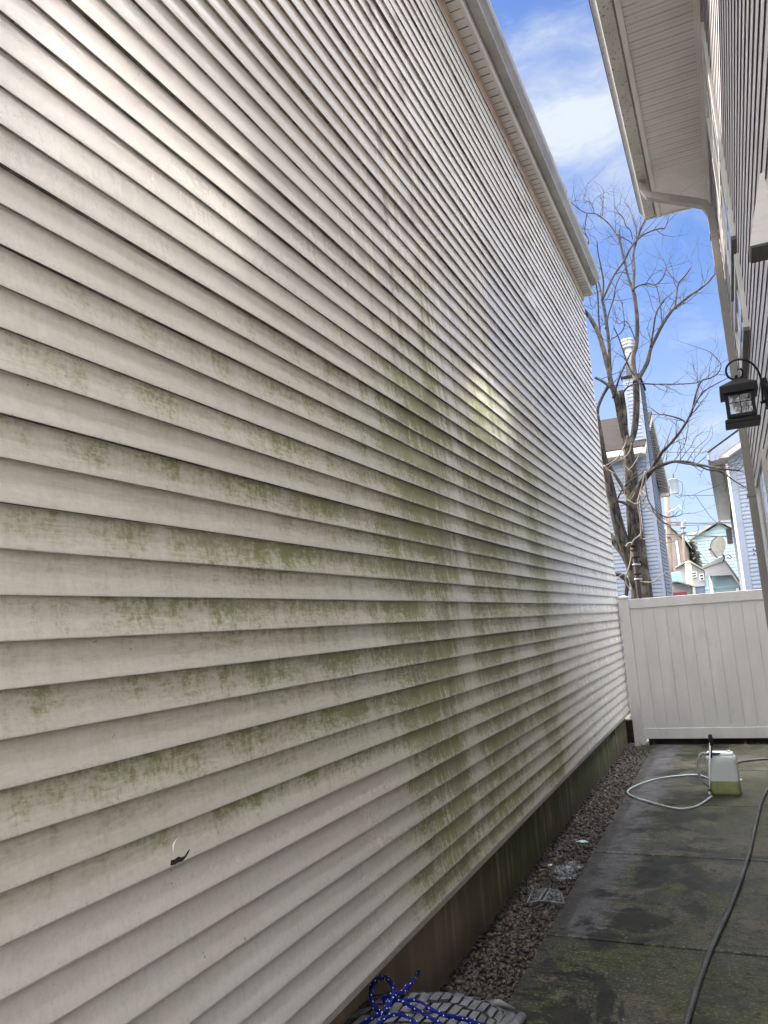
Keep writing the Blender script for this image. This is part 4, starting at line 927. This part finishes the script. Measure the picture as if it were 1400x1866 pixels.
WH = thing('white_cottage', at(1268, 1085, Y=42), 'small white house with one dark window behind the pale post', 'house')
s = MB(); s.prism([Q(1230, 1095, 42), Q(1288, 1095, 42), Q(1282, 1040, 42), Q(1255, 1025, 42), Q(1232, 1036, 42)], 'Y', 42, 47); s.build('wall', M['white_wall'], WH)
s = MB(); a, b, c_ = Q(1254, 1022, 41.7), Q(1283, 1039, 41.7), Q(1230, 1036, 41.7); s.prism([c_, (c_[0], c_[1]+.09), (a[0], a[1]+.08), (b[0], b[1]+.08), b, (a[0], a[1]-.02)], 'Y', 41.7, 47.3); s.build('roof', M['white_roof'], WH)
for (u0, v0, u1, v1) in ((1261, 1043, 1268, 1051), (1277, 1047, 1281, 1056)):
    p, q = Q(u0, v1, 41.9), Q(u1, v0, 41.9)
    s = MB(); s.box((p[0]-.05, 41.93, p[1]-.05), (q[0]+.05, 41.99, q[1]+.05)); o = s.build('window', M['paint_white'], WH)
    s = MB(); m_ = (p[1]+q[1])/2; s.box((p[0], 41.91, p[1]), (q[0], 41.929, m_-.03)); s.box((p[0], 41.91, m_+.03), (q[0], 41.929, q[1])); s.build('pane', M['window_dark'], o)
SH = thing('white_shed', at(1240, 1085, Y=34), 'low white shed with a dark red corrugated awning just above the fence', 'shed')
s = MB(); s.prism([Q(1223, 1100, 34), Q(1258, 1100, 34), Q(1256, 1066, 34), Q(1242, 1064, 34), Q(1225, 1062.5, 34)], 'Y', 34, 37); s.build('wall', M['white_wall'], SH)
s = MB(); a, b, c_ = Q(1236, 1061, 33.8), Q(1260, 1068, 33.8), Q(1224, 1062, 33.8); s.prism([c_, (c_[0], c_[1]+.06), (a[0], a[1]+.06), (b[0], b[1]+.06), b, a], 'Y', 33.6, 37.2); s.build('roof', M['white_roof'], SH)
s = MB(); p, q = Q(1228, 1092, 33.2), Q(1252, 1077, 33.2); n_ = 12; pts = []
for k in range(n_*4+1): pts.append((p[0]+(q[0]-p[0])*k/(n_*4), .035*sin(k*pi/2)))
top = [Vector((x, 33.2, q[1]+d)) for x, d in pts]; bot = [Vector((x, 32.6, p[1]-.15+d)) for x, d in pts]; m_ = len(pts)
s.add(top+bot+[v-Vector((0, 0, .03)) for v in top+bot], [(i, i+1, m_+i+1, m_+i) for i in range(m_-1)]+[(2*m_+i, 3*m_+i, 3*m_+i+1, 2*m_+i+1) for i in range(m_-1)]); s.build('awning', M['red_roof'], SH)
s = MB(); p, q = Q(1226, 1063, 36), Q(1241.5, 1042, 36); s.bbox((p[0], 35.9, p[1]), (q[0], 36.0, q[1]), .01); o = s.build('turquoise_panel', M['turq']); tag(o, 'square turquoise panel standing in front of the distant brown house', 'panel')
s = MB(); p, q = Q(1270, 1092, 35), Q(1284, 1069, 35); s.bbox((p[0], 34.9, p[1]), (q[0], 35.6, q[1]), .03); s.bbox((p[0]-.03, 34.87, q[1]+.001), (q[0]+.03, 35.63, q[1]+.05), .01); s.tube([(p[0]+.2, 35.3, .0), (p[0]+.2, 35.3, p[1])], .08); o = s.build('utility_cabinet', M['vinyl_blue']); tag(o, 'pale blue white metal cabinet below the white cottage', 'cabinet')

# dish
DS = thing('satellite_dish', at(1318, 1020, Y=37.2), 'round off-white satellite dish with a dark bracket on the garage roof', 'satellite dish')
dc = at(1311.5, 998, Y=36.9); dn = Vector((-.62, -.74, .26)).normalized(); rot = dn.to_track_quat('Z', 'Y').to_matrix().to_4x4()
s = MB(); rings = []
for k in range(8):
    r_ = .50*k/7; rings.append([rot @ Vector((r_*cos(2*pi*i/28)*.86, r_*sin(2*pi*i/28), .55*r_*r_)) + dc for i in range(28)])
s.loft(rings[1:], False); s.add(rings[1], [tuple(range(28))], True)
rb = [[p-dn*.015 for p in r_] for r_ in rings[1:]]; s.loft(rb, True); s.build('reflector', M['dish'], DS)
s = MB(); bc = dc-Vector((0, 0, .30)); tip = dc+dn*.55-Vector((.05, 0, .18)); s.tube([dc+rot.to_3x3() @ Vector((0, -.5, .1))-Vector((0, 0, .0)), tip], .022, 6); s.bm(ico(.07, tip, 2, (1, 1.3, 1))); s.bbox(tuple(dc-Vector((.12, .02, .28))), tuple(dc-Vector((-.05, -.1, .02))), .01)
s.tube([dc-dn*.02, dc+Vector((.14, .25, -.45)), at(1318, 1022, Y=37.3)], .03, 8); s.tube([at(1319, 1014, Y=37.1), at(1327, 1010, Y=37.1), at(1333, 1015, Y=37.1), at(1331, 1019, Y=37.1), at(1325, 1015, Y=37.1)], .022, 6); s.build('arm', M['dish_dark'], DS)

# utility pole, transformer, street lamp, wires
UP = thing('utility_pole', at(1222, 1085, Y=44), 'round wooden utility pole beside the pale blue chimney house', 'utility pole')
pb = at(1224, 1085, Y=44); pt = Vector((pb.x+.02, 44, 9.2)); pt = at(1214, 880, Y=44)
s = MB(); s.tube([(pb.x, 44, -.1), pb, (pb+pt)/2, pt], [.16, .155, .145, .13], 12); s.build('pole', M['pole'], UP)
ca = []
for yy in (955, 976):
    s = MB(); p = at(1214, yy, Y=43.8); q = at(1254, yy+1, Y=43.8); s.bbox((p.x, 43.74, p.z-.05), (q.x, 43.86, q.z+.05), .01); ca.append(s.build('crossarm', M['pole'], UP))
for xx in (1232, 1240, 1250):
    s = MB(); p = at(xx, 954, Y=43.8); s.lathe([(0, 0), (.035, 0), (.035, .12), (.05, .14), (.02, .2), (0, .2)], p, 8); s.build('insulator', M['transformer'], ca[0])
TF = thing('transformer', at(1229, 900, Y=43.6), 'pale grey cylindrical transformer can hung high on the utility pole', 'transformer')
a, b = at(1230.5, 900, Y=43.6), at(1228, 873, Y=43.6)
s = MB(); s.lathe([(0, 0), (.20, 0), (.21, .03), (.235, b.z-a.z-.03), (.25, b.z-a.z-.02), (.25, b.z-a.z), (.12, b.z-a.z+.03), (0, b.z-a.z+.03)], (a.x, 43.6, a.z), 20); s.build('can', M['transformer'], TF)
s = MB(); s.lathe([(0, 0), (.04, 0), (.03, .05), (.045, .08), (.03, .12), (.045, .16), (.03, .2), (.04, .26), (0, .3)], (b.x, 43.6, b.z+.03), 10); s.tube([(a.x-.2, 43.6, (a.z+b.z)/2), (a.x-.42, 43.8, (a.z+b.z)/2)], .04, 6)
s.tube(spline([at(1229, 862, Y=43.6), at(1233, 853, Y=43.6), at(1236, 842, Y=43.6)], 4), .015, 4)
s.tube(spline([at(1236, 876, Y=43.6), at(1243, 880, Y=43.6), at(1244, 894, Y=43.6), at(1239, 906, Y=43.6), at(1230, 903, Y=43.6)], 5), .02, 4)
s.build('bushing', M['wire'], TF)
SLP = thing('street_lamp', at(1222, 933, Y=43.5), 'small street lamp head on a slanted arm fixed to the utility pole', 'street lamp')
s = MB(); s.tube([at(1218, 934, Y=43.6), at(1228, 929, Y=43.5), at(1237, 923, Y=43.4)], .035, 6); s.build('arm', M['transformer'], SLP)
s = MB(); s.loft([[at(1236, 920, Y=43.3)+Vector(o) for o in ((0, 0, 0), (0, .15, 0), (0, .15, -.06), (0, 0, -.06))], [at(1239, 920, Y=43.3)+Vector(o) for o in ((0, -.12, .02), (0, .25, .02), (0, .25, -.22), (0, -.12, -.22))], [at(1246, 930, Y=43.3)+Vector(o) for o in ((0, -.12, .0), (0, .25, .0), (0, .25, -.08), (0, -.12, -.08))]], True, False); s.build('lamp_head', M['vinyl_teal'], SLP)
def wire(pts, r_=.018, label=None, Y=44):
    s = MB(); P_ = [at(x, y, Y=Y) for x, y in pts]; s.tube(spline(P_, 5) if len(P_) > 2 else P_, r_, 5)
    tag(s.build('overhead_wire', M['wire']), label, 'wire', 'overhead wires strung between the far houses')
wire([(1090, 816), (1160, 821), (1225, 824), (1300, 823), (1420, 817)], .016, 'highest thin overhead wire crossing the sky above the transformer', 44.2)
wire([(1236, 902), (1268, 902.5), (1305, 902), (1420, 897)], .020, 'straight overhead wire level with the bottom of the transformer', 44.1)
wire([(1268, 903), (1285, 928), (1304, 950), (1360, 990)], .017, 'overhead wire slanting steeply down to the right', 44.3)
wire([(1214, 951), (1250, 953), (1310, 952.5), (1420, 946)], .026, 'overhead wire with small fittings just above the teal house roof', 44.0)
wire([(1214, 957), (1260, 957), (1310, 955), (1420, 950)], .018, 'thinner sagging overhead wire just under the one with fittings', 43.9)
wire([(1214, 973), (1250, 975), (1300, 977), (1330, 977.5), (1420, 974)], .034, 'lowest and thickest black overhead cable crossing the teal house', 43.6)
wire([(1252, 978), (1262, 990), (1276, 1008), (1300, 1036)], .014, 'thin cable drooping from the thin pole toward the garage', 41)
wire([(1255, 904), (1262, 909), (1268, 903)], .012, 'small loop of cable hanging under the wire by the transformer', 44.1)
wire([(1272, 958), (1273, 966), (1269, 973), (1264, 976)], .016, 'curved jumper cable between the two lower overhead wires', 44.0)
PP = thing('thin_pole', at(1252, 1040, Y=41), 'thin leaning reddish pole in front of the distant brown house', 'pole')
s = MB(); s.tube([at(1243, 952, Y=41), at(1246, 985, Y=41), at(1251, 1028, Y=41), at(1253, 1050, Y=41)], [.05, .06, .07, .075], 8); s.build('shaft', M['pole'], PP)
for yy in (962, 972, 1024):
    s = MB(); p = at(1244+(yy-955)*.1, yy, Y=41); s.bbox(tuple(p-Vector((.12, .06, .04))), tuple(p+Vector((.14, .06, .04))), .01); s.build('bracket', M['wire'], PP)
s = MB(); a, b = at(1260, 1095, Y=39), at(1254, 1026, Y=39); s.tube([(a.x, 39, -.1), a, b], [.16, .15, .14], 12); s.lathe([(0, 0), (.16, 0), (.16, .05), (0, .09)], b, 12)
tag(s.build('yellow_post', M['yellow_post']), 'thick pale yellow green post in front of the white cottage', 'post')

# conifer and orange shrub
def leafmass(name, c, hz_, rad, n, m_, par, fl=.10, seed=1, cone=True):
    rr = random.Random(seed); s = MB()
    for k in range(n):
        t_ = rr.random()**.8; rr_ = rad*((1-t_)*.95+.05 if cone else (1-abs(t_-.5)*1.4))*rr.uniform(.35, 1.1); a = rr.uniform(0, 6.283)
        if cone: rr_ *= .75+.35*sin(t_*19+a)
        p = Vector(c)+Vector((rr_*cos(a), rr_*sin(a), t_*hz_)); d = Vector((cos(a)+rr.uniform(-.5, .5), sin(a)+rr.uniform(-.5, .5), rr.uniform(-.5, .3))).normalized()*fl*rr.uniform(.6, 1.5); e_ = d.orthogonal().normalized()*fl*.35
        s.add([p-e_, p+e_, p+d+e_*.3, p+d-e_*.3], [(0, 1, 2, 3)])
    return s.build(name, m_, par)
ct = at(1281, 1085, Y=52)
CF = thing('conifer_tree', (ct.x, 52, 0), 'small dark evergreen tree between the white cottage and the teal house', 'tree')
s = MB(); s.tube([(ct.x, 52, -.1), (ct.x-.1, 52, 6.0)], [.18, .03], 8); s.build('trunk', M['bark'], CF)
b = at(1272, 990, Y=52); leafmass('crown', (ct.x-.25, 52, 1.6), b.z-1.4, 1.0, 800, M['needles'], CF, .24, 3)
ct2 = at(1258, 1020, Y=55); CF2 = thing('evergreen_bush', (ct2.x, 55, 0), 'dark rounded evergreen peeking over the white cottage roof', 'tree')
s = MB(); s.tube([(ct2.x, 55, -.1), (ct2.x, 55, 3.4)], [.15, .05], 8); s.build('trunk', M['bark'], CF2); leafmass('crown', (ct2.x, 55, 2.0), 3.1, 1.2, 1300, M['needles'], CF2, .2, 5, False)
ct = at(1274, 1040, Y=47.8); OS = thing('orange_shrub', (ct.x, 47.8, 0), 'orange brown leafed shrub in front of the dark evergreen tree', 'shrub')
s = MB()
for a in range(5): s.tube([(ct.x, 47.8, 0), (ct.x+.3*cos(a*1.3), 47.8+.3*sin(a*1.3), 2.6)], .04, 5)
s.build('stems', M['bark'], OS); leafmass('foliage', (ct.x, 47.8, 1.9), 1.75, .62, 900, M['orange_leaf'], OS, .12, 6, False)

# ---------------------------------------------------------------- bare tree behind the fence
TR = thing('bare_tree', (-1.4, 13.5, 0), 'bare grey multi-stemmed tree behind the white fence against the sky', 'tree')
TRK = MB(); CRN = MB(); TWG = MB(); rt_ = random.Random(21)
tips = []
def limb(pts, Y0=13.5, dY=0.0, mb=None, wob=.05, n=9, twigs=True, k=5):
    """px traced limb: (x, y, width) placed at its own depth with its real thickness"""
    mb = CRN if mb is None else mb; P_ = spline(pts, k); m_ = len(P_); out = []; rad = []
    ph = rt_.uniform(0, 50)
    for i, (x, y, w_) in enumerate(P_):
        Y = Y0+dY*i/m_+wob*4*noise.noise(Vector((i*.05, ph, 0)))
        p = at(x, y, Y=Y); out.append(p)
        d = (p-CAMP).dot(fw); rad.append(max(.0025, w_*.5*d/FOC*(1+.06*noise.noise(Vector((i*.4, ph, 3))))))
    mb.tube(out, rad, n)
    if twigs:
        for i in range(2, m_-1, 2):
            if rad[i] < .040: tips.append((out[i], out[i+1]-out[i], rad[i]))
    tips.append((out[-1], out[-1]-out[-2], rad[-1]))
    return out
B_ = lambda *c: [(1060+x/4.056, 640+y/4.056, w) for x, y, w in c]
A_ = lambda *c: [(1020+x/3.684, 340+y/3.684, w) for x, y, w in c]
# trunk and main stems
limb([(1176, 1420, 60), (1173, 1240, 48), (1170, 1086, 38), (1166, 1045, 33), (1161, 997, 29), (1154, 936, 24), (1151, 886, 22), (1147, 837, 19), (1144, 812, 18)], 13.5, 0, TRK, .02, 16, False)
limb([(1172, 1095, 26), (1158, 1050, 25), (1146, 1010, 22), (1131.5, 973, 21), (1119, 923, 19), (1109, 874, 15), (1101, 837, 12.5), (1094.5, 793, 9), (1088.5, 755, 7)], 13.4, -.1, TRK, .02, 12, False)
limb([(1158, 1045, 20), (1142, 1014, 18), (1126, 992, 17), (1108, 975, 15), (1085, 950, 12)], 13.6, .3, TRK, .02, 10, False)
limb(A_((345, 1740, 17), (300, 1600, 16)) if False else [(1144, 815, 17), (1137, 788, 15), (1132, 763, 14), (1127, 739, 12), (1120, 714, 11), (1115, 702, 9), (1107, 666, 9), (1098.7, 633, 9), (1092, 611, 8.5), (1082, 590, 8), (1071, 573, 7), (1055, 555, 6)], 13.5, -.5, TRK, .03, 11, False)
limb([(1144, 812, 14), (1150, 803, 11), (1155, 790, 11), (1158.6, 763, 12), (1160, 726, 12), (1158.8, 695, 12)], 13.5, .15, TRK, .02, 11, False)
limb([(1139, 775, 10), (1137, 750, 11), (1134, 728, 10.5), (1132, 712, 9.5)], 13.45, 0, TRK, .01, 10, False)
limb([(1088.5, 757, 7), (1090, 742, 6), (1098, 722, 6), (1108, 704, 6.5), (1112, 690, 7), (1111, 660, 6.5), (1109.6, 625, 6), (1105.5, 590, 6), (1101, 562, 5.5), (1097, 546, 5)], 13.35, .1, CRN, .03)
limb([(1159, 697, 11), (1157, 684, 9), (1154, 652, 8.2), (1160, 625, 8), (1161, 584, 7.5), (1158, 552, 7), (1154, 530, 6.5), (1145, 506, 4.5), (1137, 470, 4), (1131, 443, 3.4), (1128.6, 418, 2.4)], 13.6, .5)
limb([(1154, 530, 5), (1155.7, 492, 5), (1154, 465, 4.5), (1158, 446, 4), (1164, 429, 3.4), (1170, 412, 3), (1176, 402, 2.4)], 13.7, .3)
limb([(1159, 693, 9), (1166.6, 684.7, 8), (1180, 660, 7.5), (1185.6, 636, 6.5), (1196, 614, 6), (1207, 592, 6), (1221, 570.7, 5.6), (1230, 561, 5.2), (1253, 542, 4.5), (1275, 527, 4), (1291, 513.7, 3.4), (1301, 501.5, 3), (1310, 492, 2)], 13.6, .2)
limb([(1230, 561, 3.5), (1234, 530, 3), (1237, 516, 3), (1250.7, 500, 2.6), (1260, 486, 1.8)], 13.75, .2)
limb([(1237, 517, 2), (1226, 506, 1.8), (1216, 492, 1.6), (1213, 478, 1.2)], 13.8, .2)
limb([(1185.6, 633, 4), (1191, 600, 3.2), (1196, 570.7, 3), (1207, 551.7, 2.6), (1215, 541, 2)], 13.65, -.3)
limb([(1207, 592, 2.5), (1204, 560, 2), (1200, 535, 1.6), (1196, 520, 1.2)], 13.7, -.2)
limb([(1154, 527, 3.6), (1163, 521, 3), (1172, 518, 3), (1184, 517, 2.6), (1193.7, 519, 2.4), (1207, 508, 2), (1215, 487, 1.4)], 13.8, -.4)
limb([(1097, 548, 4.5), (1107, 527, 4.2), (1120, 500, 4), (1137, 476, 4), (1150, 451, 3.6), (1166.6, 432, 3.2), (1180, 424, 2.8), (1193.7, 418.7, 2.8), (1205, 416, 2.8), (1211, 416, 2.4), (1216, 405, 1.8), (1219.5, 394, 1.4)], 13.5, .5)
limb([(1097, 548, 4), (1100, 520, 3.2), (1098, 500, 3), (1094, 480, 2.4), (1090, 460, 2), (1088, 440, 1.5)], 13.4, -.5)
limb([(1137, 480, 3), (1129, 440, 2.8), (1122, 425, 2.6), (1110, 408, 2.6), (1095, 395, 2.4), (1083, 389, 2.2), (1070, 388, 2), (1058, 383, 1.8), (1045, 372, 1.5), (1036, 364, 1.1)], 13.9, .2)
limb([(1070, 388, 2), (1068, 400, 2), (1066, 422, 2.2), (1073, 438, 2.3), (1070, 452, 2.4), (1078, 475, 2.6), (1086, 500, 3), (1094, 525, 3), (1097, 546, 3.4)], 13.7, .2)
limb([(1083, 389, 1.8), (1078, 370, 1.6), (1070, 366, 1.4), (1062, 362, 1)], 13.9, .2)
limb([(1098, 393, 1.8), (1099, 375, 1.5), (1094, 355, 1.1)], 13.9, .1)
limb([(1154, 448, 2), (1148, 440, 1.8), (1132, 432, 1.8), (1122, 425, 1.6)], 13.8, 0)
limb([(1153, 436, 2), (1149, 420, 2), (1140, 410, 1.8), (1136, 397, 1.6), (1125, 385, 1.2), (1121, 374, 1)], 13.85, .2)
limb([(1158, 446, 1.8), (1160, 425, 1.8), (1155, 400, 1.5), (1146, 378, 1.2), (1137, 368, 1)], 13.9, .2)
limb([(1097, 633, 3), (1093, 600, 3), (1091, 575, 3), (1090, 545, 2.6), (1087, 520, 2.4), (1084, 500, 2), (1080, 480, 1.6)], 13.2, -.4)
limb([(1103, 600, 2.5), (1110, 570, 2.5), (1118, 545, 2.4), (1123, 520, 2), (1135, 495, 1.8), (1150, 480, 1.6)], 13.3, -.2)
limb([(1109, 640, 2), (1113, 620, 2), (1125, 612, 2), (1134, 603, 1.8), (1138, 590, 1.6), (1135, 560, 1.3), (1133, 545, 1)], 13.25, -.2)
limb([(1157, 684, 3), (1149, 674, 3), (1141, 655, 3), (1133, 630, 3), (1126, 612, 2.2), (1119, 597, 2)], 13.3, -.2)
limb([(1158, 620, 2), (1148, 595, 1.8), (1139, 585, 1.6), (1128, 590, 1.4), (1116, 580, 1)], 13.3, -.2)
limb([(1117, 725, 4), (1125, 700, 3.6), (1132, 680, 3.4), (1142, 660, 3), (1150, 642, 2.4)], 13.3, -.3)
limb([(1085, 688, 5), (1095, 693, 5), (1108, 702, 5), (1114, 708, 4)], 13.3, 0)
limb([(1132, 726, 4), (1138, 712, 3.4), (1148, 703, 3), (1165, 699, 3), (1190, 700, 2.6), (1208, 700, 2.4), (1235, 700, 2.2), (1267, 698, 2), (1276, 695, 1.2)], 13.3, -.2)
limb([(1151, 912, 14), (1155, 903, 12), (1164, 890, 11.5), (1173, 874, 11.5), (1180, 866, 10.5), (1186, 859, 9)], 13.3, -.3, TRK, .02, 10, False)
limb([(1184, 862, 7), (1191, 848, 6.5), (1198, 837, 6.2), (1207, 823, 5.6), (1217.8, 812.6, 5), (1234, 794, 5), (1247, 775.6, 4.6), (1256, 760, 4.2), (1262, 746, 4), (1269.6, 714, 3.2), (1279, 694, 3), (1294, 689, 2.6), (1308, 680, 2.2), (1314, 664.7, 1.6), (1303, 650, 1.4), (1292, 640, 1.1)], 13.0, -.8)
limb([(1250, 772, 3.4), (1245, 766, 3), (1232.6, 761, 2.8), (1213, 756, 2.4), (1203, 755, 2), (1192, 748, 1.6), (1185, 742, 1.2)], 12.8, .3)
limb([(1262, 746, 3), (1272, 728, 2.6), (1282, 714, 2.4), (1294, 706, 2.2), (1306.5, 699, 2), (1326, 689, 1.4)], 12.3, -.3)
limb([(1186, 859, 8), (1198, 851, 7), (1213, 845, 6.4), (1225, 841.5, 5.6), (1237.5, 841, 5.2), (1255, 842, 4.8), (1269.6, 846, 4.6), (1286, 849, 4.4), (1301.6, 852, 4.4), (1320, 855, 4), (1348, 857, 3)], 13.0, -.9)
limb([(1232, 842, 3), (1250, 845, 3), (1270, 848, 2.8), (1290, 856, 2.8), (1306, 858, 2.6), (1321, 864, 2.6), (1338, 876, 2.4), (1353, 885, 2.2), (1372, 896, 2)], 12.6, -.5)
limb([(1305, 855, 2.4), (1318, 862, 2.6), (1321, 875, 2.6), (1324, 888, 2.4), (1321, 895, 1.6)], 12.2, 0)
limb([(1110, 845, 5), (1117, 858, 5), (1124, 870, 5.5), (1134, 887, 6), (1140, 900, 6)], 13.3, 0, TRK, .02, 8, False)
limb([(1118, 916, 4), (1124, 913, 4.5), (1136, 916, 5), (1148, 922, 6)], 13.35, 0, TRK, .01, 8, False)
limb([(1124, 913, 3), (1130, 900, 3), (1137, 888, 3), (1150, 875, 3), (1164, 866, 2.4), (1174, 858, 2)], 13.1, 0)
limb([(1140, 1090, 7), (1143, 1062, 8), (1134, 1050, 9), (1123, 1046, 7)], 13.3, 0, TRK, .01, 8, False)
limb([(1176, 880, 2.6), (1182, 912, 2.4), (1196, 932, 2.4), (1214, 942, 2.2), (1236, 940, 1.6), (1243, 936, 1.2)], 12.9, -.2)
limb([(1187, 925, 2), (1200, 945, 2.2), (1212, 953, 2), (1221, 957, 1.8), (1225, 970, 1.2)], 12.9, -.1)
# fine twigs: wandering shoots with side shoots, grown in space from every slender limb
def twig(p, d, L_, r_, depth):
    d = d.normalized(); n_ = max(3, int(L_/.055)); pts = [p]; rad = [r_]; c1 = Vector((rt_.uniform(-1, 1), rt_.uniform(-1, 1), rt_.uniform(-.3, 1)))*.05
    for i in range(n_):
        d = (d + c1*.6 + Vector((rt_.gauss(0, .15), rt_.gauss(0, .15), rt_.gauss(.045, .14)))).normalized()
        p = p + d*(L_/n_); pts.append(p); rad.append(r_*(1-.72*(i+1)/n_))
        if depth > 0 and rt_.random() < .26:
            side = d.cross(Vector((rt_.uniform(-1, 1), rt_.uniform(-1, 1), rt_.uniform(-1, 1)))).normalized()
            twig(p, d*.75+side*rt_.uniform(.6, 1.1), L_*rt_.uniform(.3, .6), rad[-1]*.75, depth-1)
    TWG.tube(pts, rad, 4, False)
for p, d, r_ in tips:
    if r_ > .033 or rt_.random() > (.32 if r_ > .012 else .44): continue
    side = d.normalized().cross(Vector((rt_.uniform(-1, 1), rt_.uniform(-1, 1), rt_.uniform(-1, 1)))).normalized()
    twig(p, d.normalized()*.6+side*rt_.uniform(.5, 1.1)+Vector((0, 0, .25)), rt_.uniform(.25, .85), min(.0075, max(.0042, r_*.5)), 2)
for x, y in ((1046, 400), (1060, 420), (1040, 375), (1062, 470), (1075, 520), (1085, 560), (1092, 600)):
    for q in range(3): twig(at(x+rt_.uniform(-6, 6), y+rt_.uniform(-6, 6), Y=13.8), Vector((rt_.uniform(-1, .6), rt_.uniform(-1, 1), rt_.uniform(.1, 1))), rt_.uniform(.4, .8), .006, 2)
TRK.build('trunk', M['bark'], TR); cw = CRN.build('crown', M['twig'], TR); TWG.build('twigs', M['twig'], cw)

# pale vines hanging on the trunk
V = MB()
def vine(pts, Y=13.05, w_=2.2):
    P_ = spline([(x, y) for x, y in pts], 6); V.tube([at(x, y, Y=Y+.08*noise.noise(Vector((i*.1, x*.01, 0)))) for i, (x, y) in enumerate(P_)], [w_*.5*12.9/FOC*(1-.4*i/len(P_)) for i in range(len(P_))], 6)
C_ = lambda *c: [(1085+x/7.77, 860+y/7.77) for x, y in c]
vine(C_((700, 0), (720, 100), (705, 200), (700, 280)), 12.9, 2.4)
vine(C_((700, 20), (660, 200), (620, 340), (600, 460), (630, 600), (645, 760), (640, 880), (560, 950), (520, 1010), (510, 1100), (500, 1250), (460, 1400), (430, 1490), (440, 1580), (500, 1680), (530, 1790)), 12.9, 2.8)
vine(C_((410, 180), (410, 260), (430, 370), (500, 420), (560, 450), (640, 430), (700, 370), (715, 310), (680, 290), (640, 300), (660, 360), (700, 450), (760, 520), (850, 600), (900, 690), (1000, 740), (1050, 750)), 12.85, 2.4)
vine(C_((420, 360), (480, 400), (530, 350), (560, 290)), 12.9, 2.2)
vine(C_((650, 900), (655, 940), (720, 950), (790, 945), (900, 970), (960, 1000), (1040, 995), (1120, 980)), 12.95, 2.0)
vine(C_((610, 1540), (700, 1560), (820, 1555), (900, 1490), (960, 1450), (1020, 1410)), 12.95, 2.2)
vine(C_((300, 1560), (330, 1490), (400, 1440), (450, 1440)), 13.0, 2.0)
vine(C_((430, 1060), (470, 1010), (520, 1000)), 12.95, 3.2)
D_ = lambda *c: [(1085+x/8.48, 640+y/8.48) for x, y in c]
vine(D_((495, 1310), (470, 1420), (400, 1560), (330, 1660), (230, 1730), (140, 1780)), 12.9, 3.0)
vine(D_((560, 1420), (530, 1550), (440, 1650), (330, 1700), (240, 1760), (170, 1850)), 12.9, 2.4)
vine(D_((700, 1560), (640, 1680), (560, 1790), (500, 1850)), 12.9, 2.2)
vine(D_((400, 1640), (440, 1740), (500, 1810), (570, 1870)), 12.95, 2.0)
vine(D_((130, 1770), (180, 1820), (260, 1870), (300, 1890)), 12.95, 3.2)
tag(V.build('vine', M['vine']), 'pale dry vines curling around the bare tree trunk', 'vine')

# dark banded post and chain-link fence behind the white fence
PO = thing('steel_post', (-1.26, 12.0, 0), 'dark rusty steel post with clamp bands in front of the tree trunk', 'post')
s = MB(); s.tube([(-1.26, 12, -.1), (-1.258, 12, 2.74)], .036, 14); s.build('shaft', M['rust_post'], PO)
for zz in (2.73, 2.66, 2.55, 2.44, 2.30, 2.22, 1.2, .6):
    s = MB(); s.lathe([(.036, 0), (.045, .002), (.045, .022), (.036, .024)], (-1.259, 12, zz), 14); s.bbox((-1.225, 11.985, zz), (-1.185, 12.01, zz+.02), .002)
    s.build('band', M['rust_post'] if zz not in (2.22, 2.44) else M['galv'], PO)
CL = thing('chain_link_fence', (-2.2, 12, 0), 'chain-link fence seen through the gap beside the white fence post', 'fence')
s = MB(); pz = .045
x0, x1, z0, z1 = -3.4, -1.30, .05, 1.15
def clip_line(xa, za, dx, dz):
    t0 = 0; t1 = (z1-za)/dz if dz else 9
    tx = ((x1-xa)/dx if dx > 0 else (x0-xa)/dx); t1 = min(t1, tx)
    return (xa, za), (xa+dx*t1, za+dz*t1)
k = x0
while k < x1:
    for sgn in (1, -1):
        a, b = clip_line(k, z0, sgn*1.0, 1.0); s.tube([(a[0], 12.0+sgn*.002, a[1]), (b[0], 12.0+sgn*.002, b[1])], .0022, 4, False)
    k += .07
for q in range(int((z1-z0)/.07)):
    z = z0+q*.07
    for xa, sgn in ((x0, 1), (x1, -1)):
        L_ = min(z1-z, x1-x0); s.tube([(xa, 12+sgn*.002, z), (xa+sgn*L_, 12+sgn*.002, z+L_)], .0022, 4, False)
s.build('mesh', M['galv'], CL)
s = MB(); s.tube([(x0, 12, 1.17), (x1+.01, 12, 1.17)], .018, 10); s.tube([(x0, 12, -.1), (x0, 12, 1.2)], .03, 10); s.build('rails', M['galv'], CL)
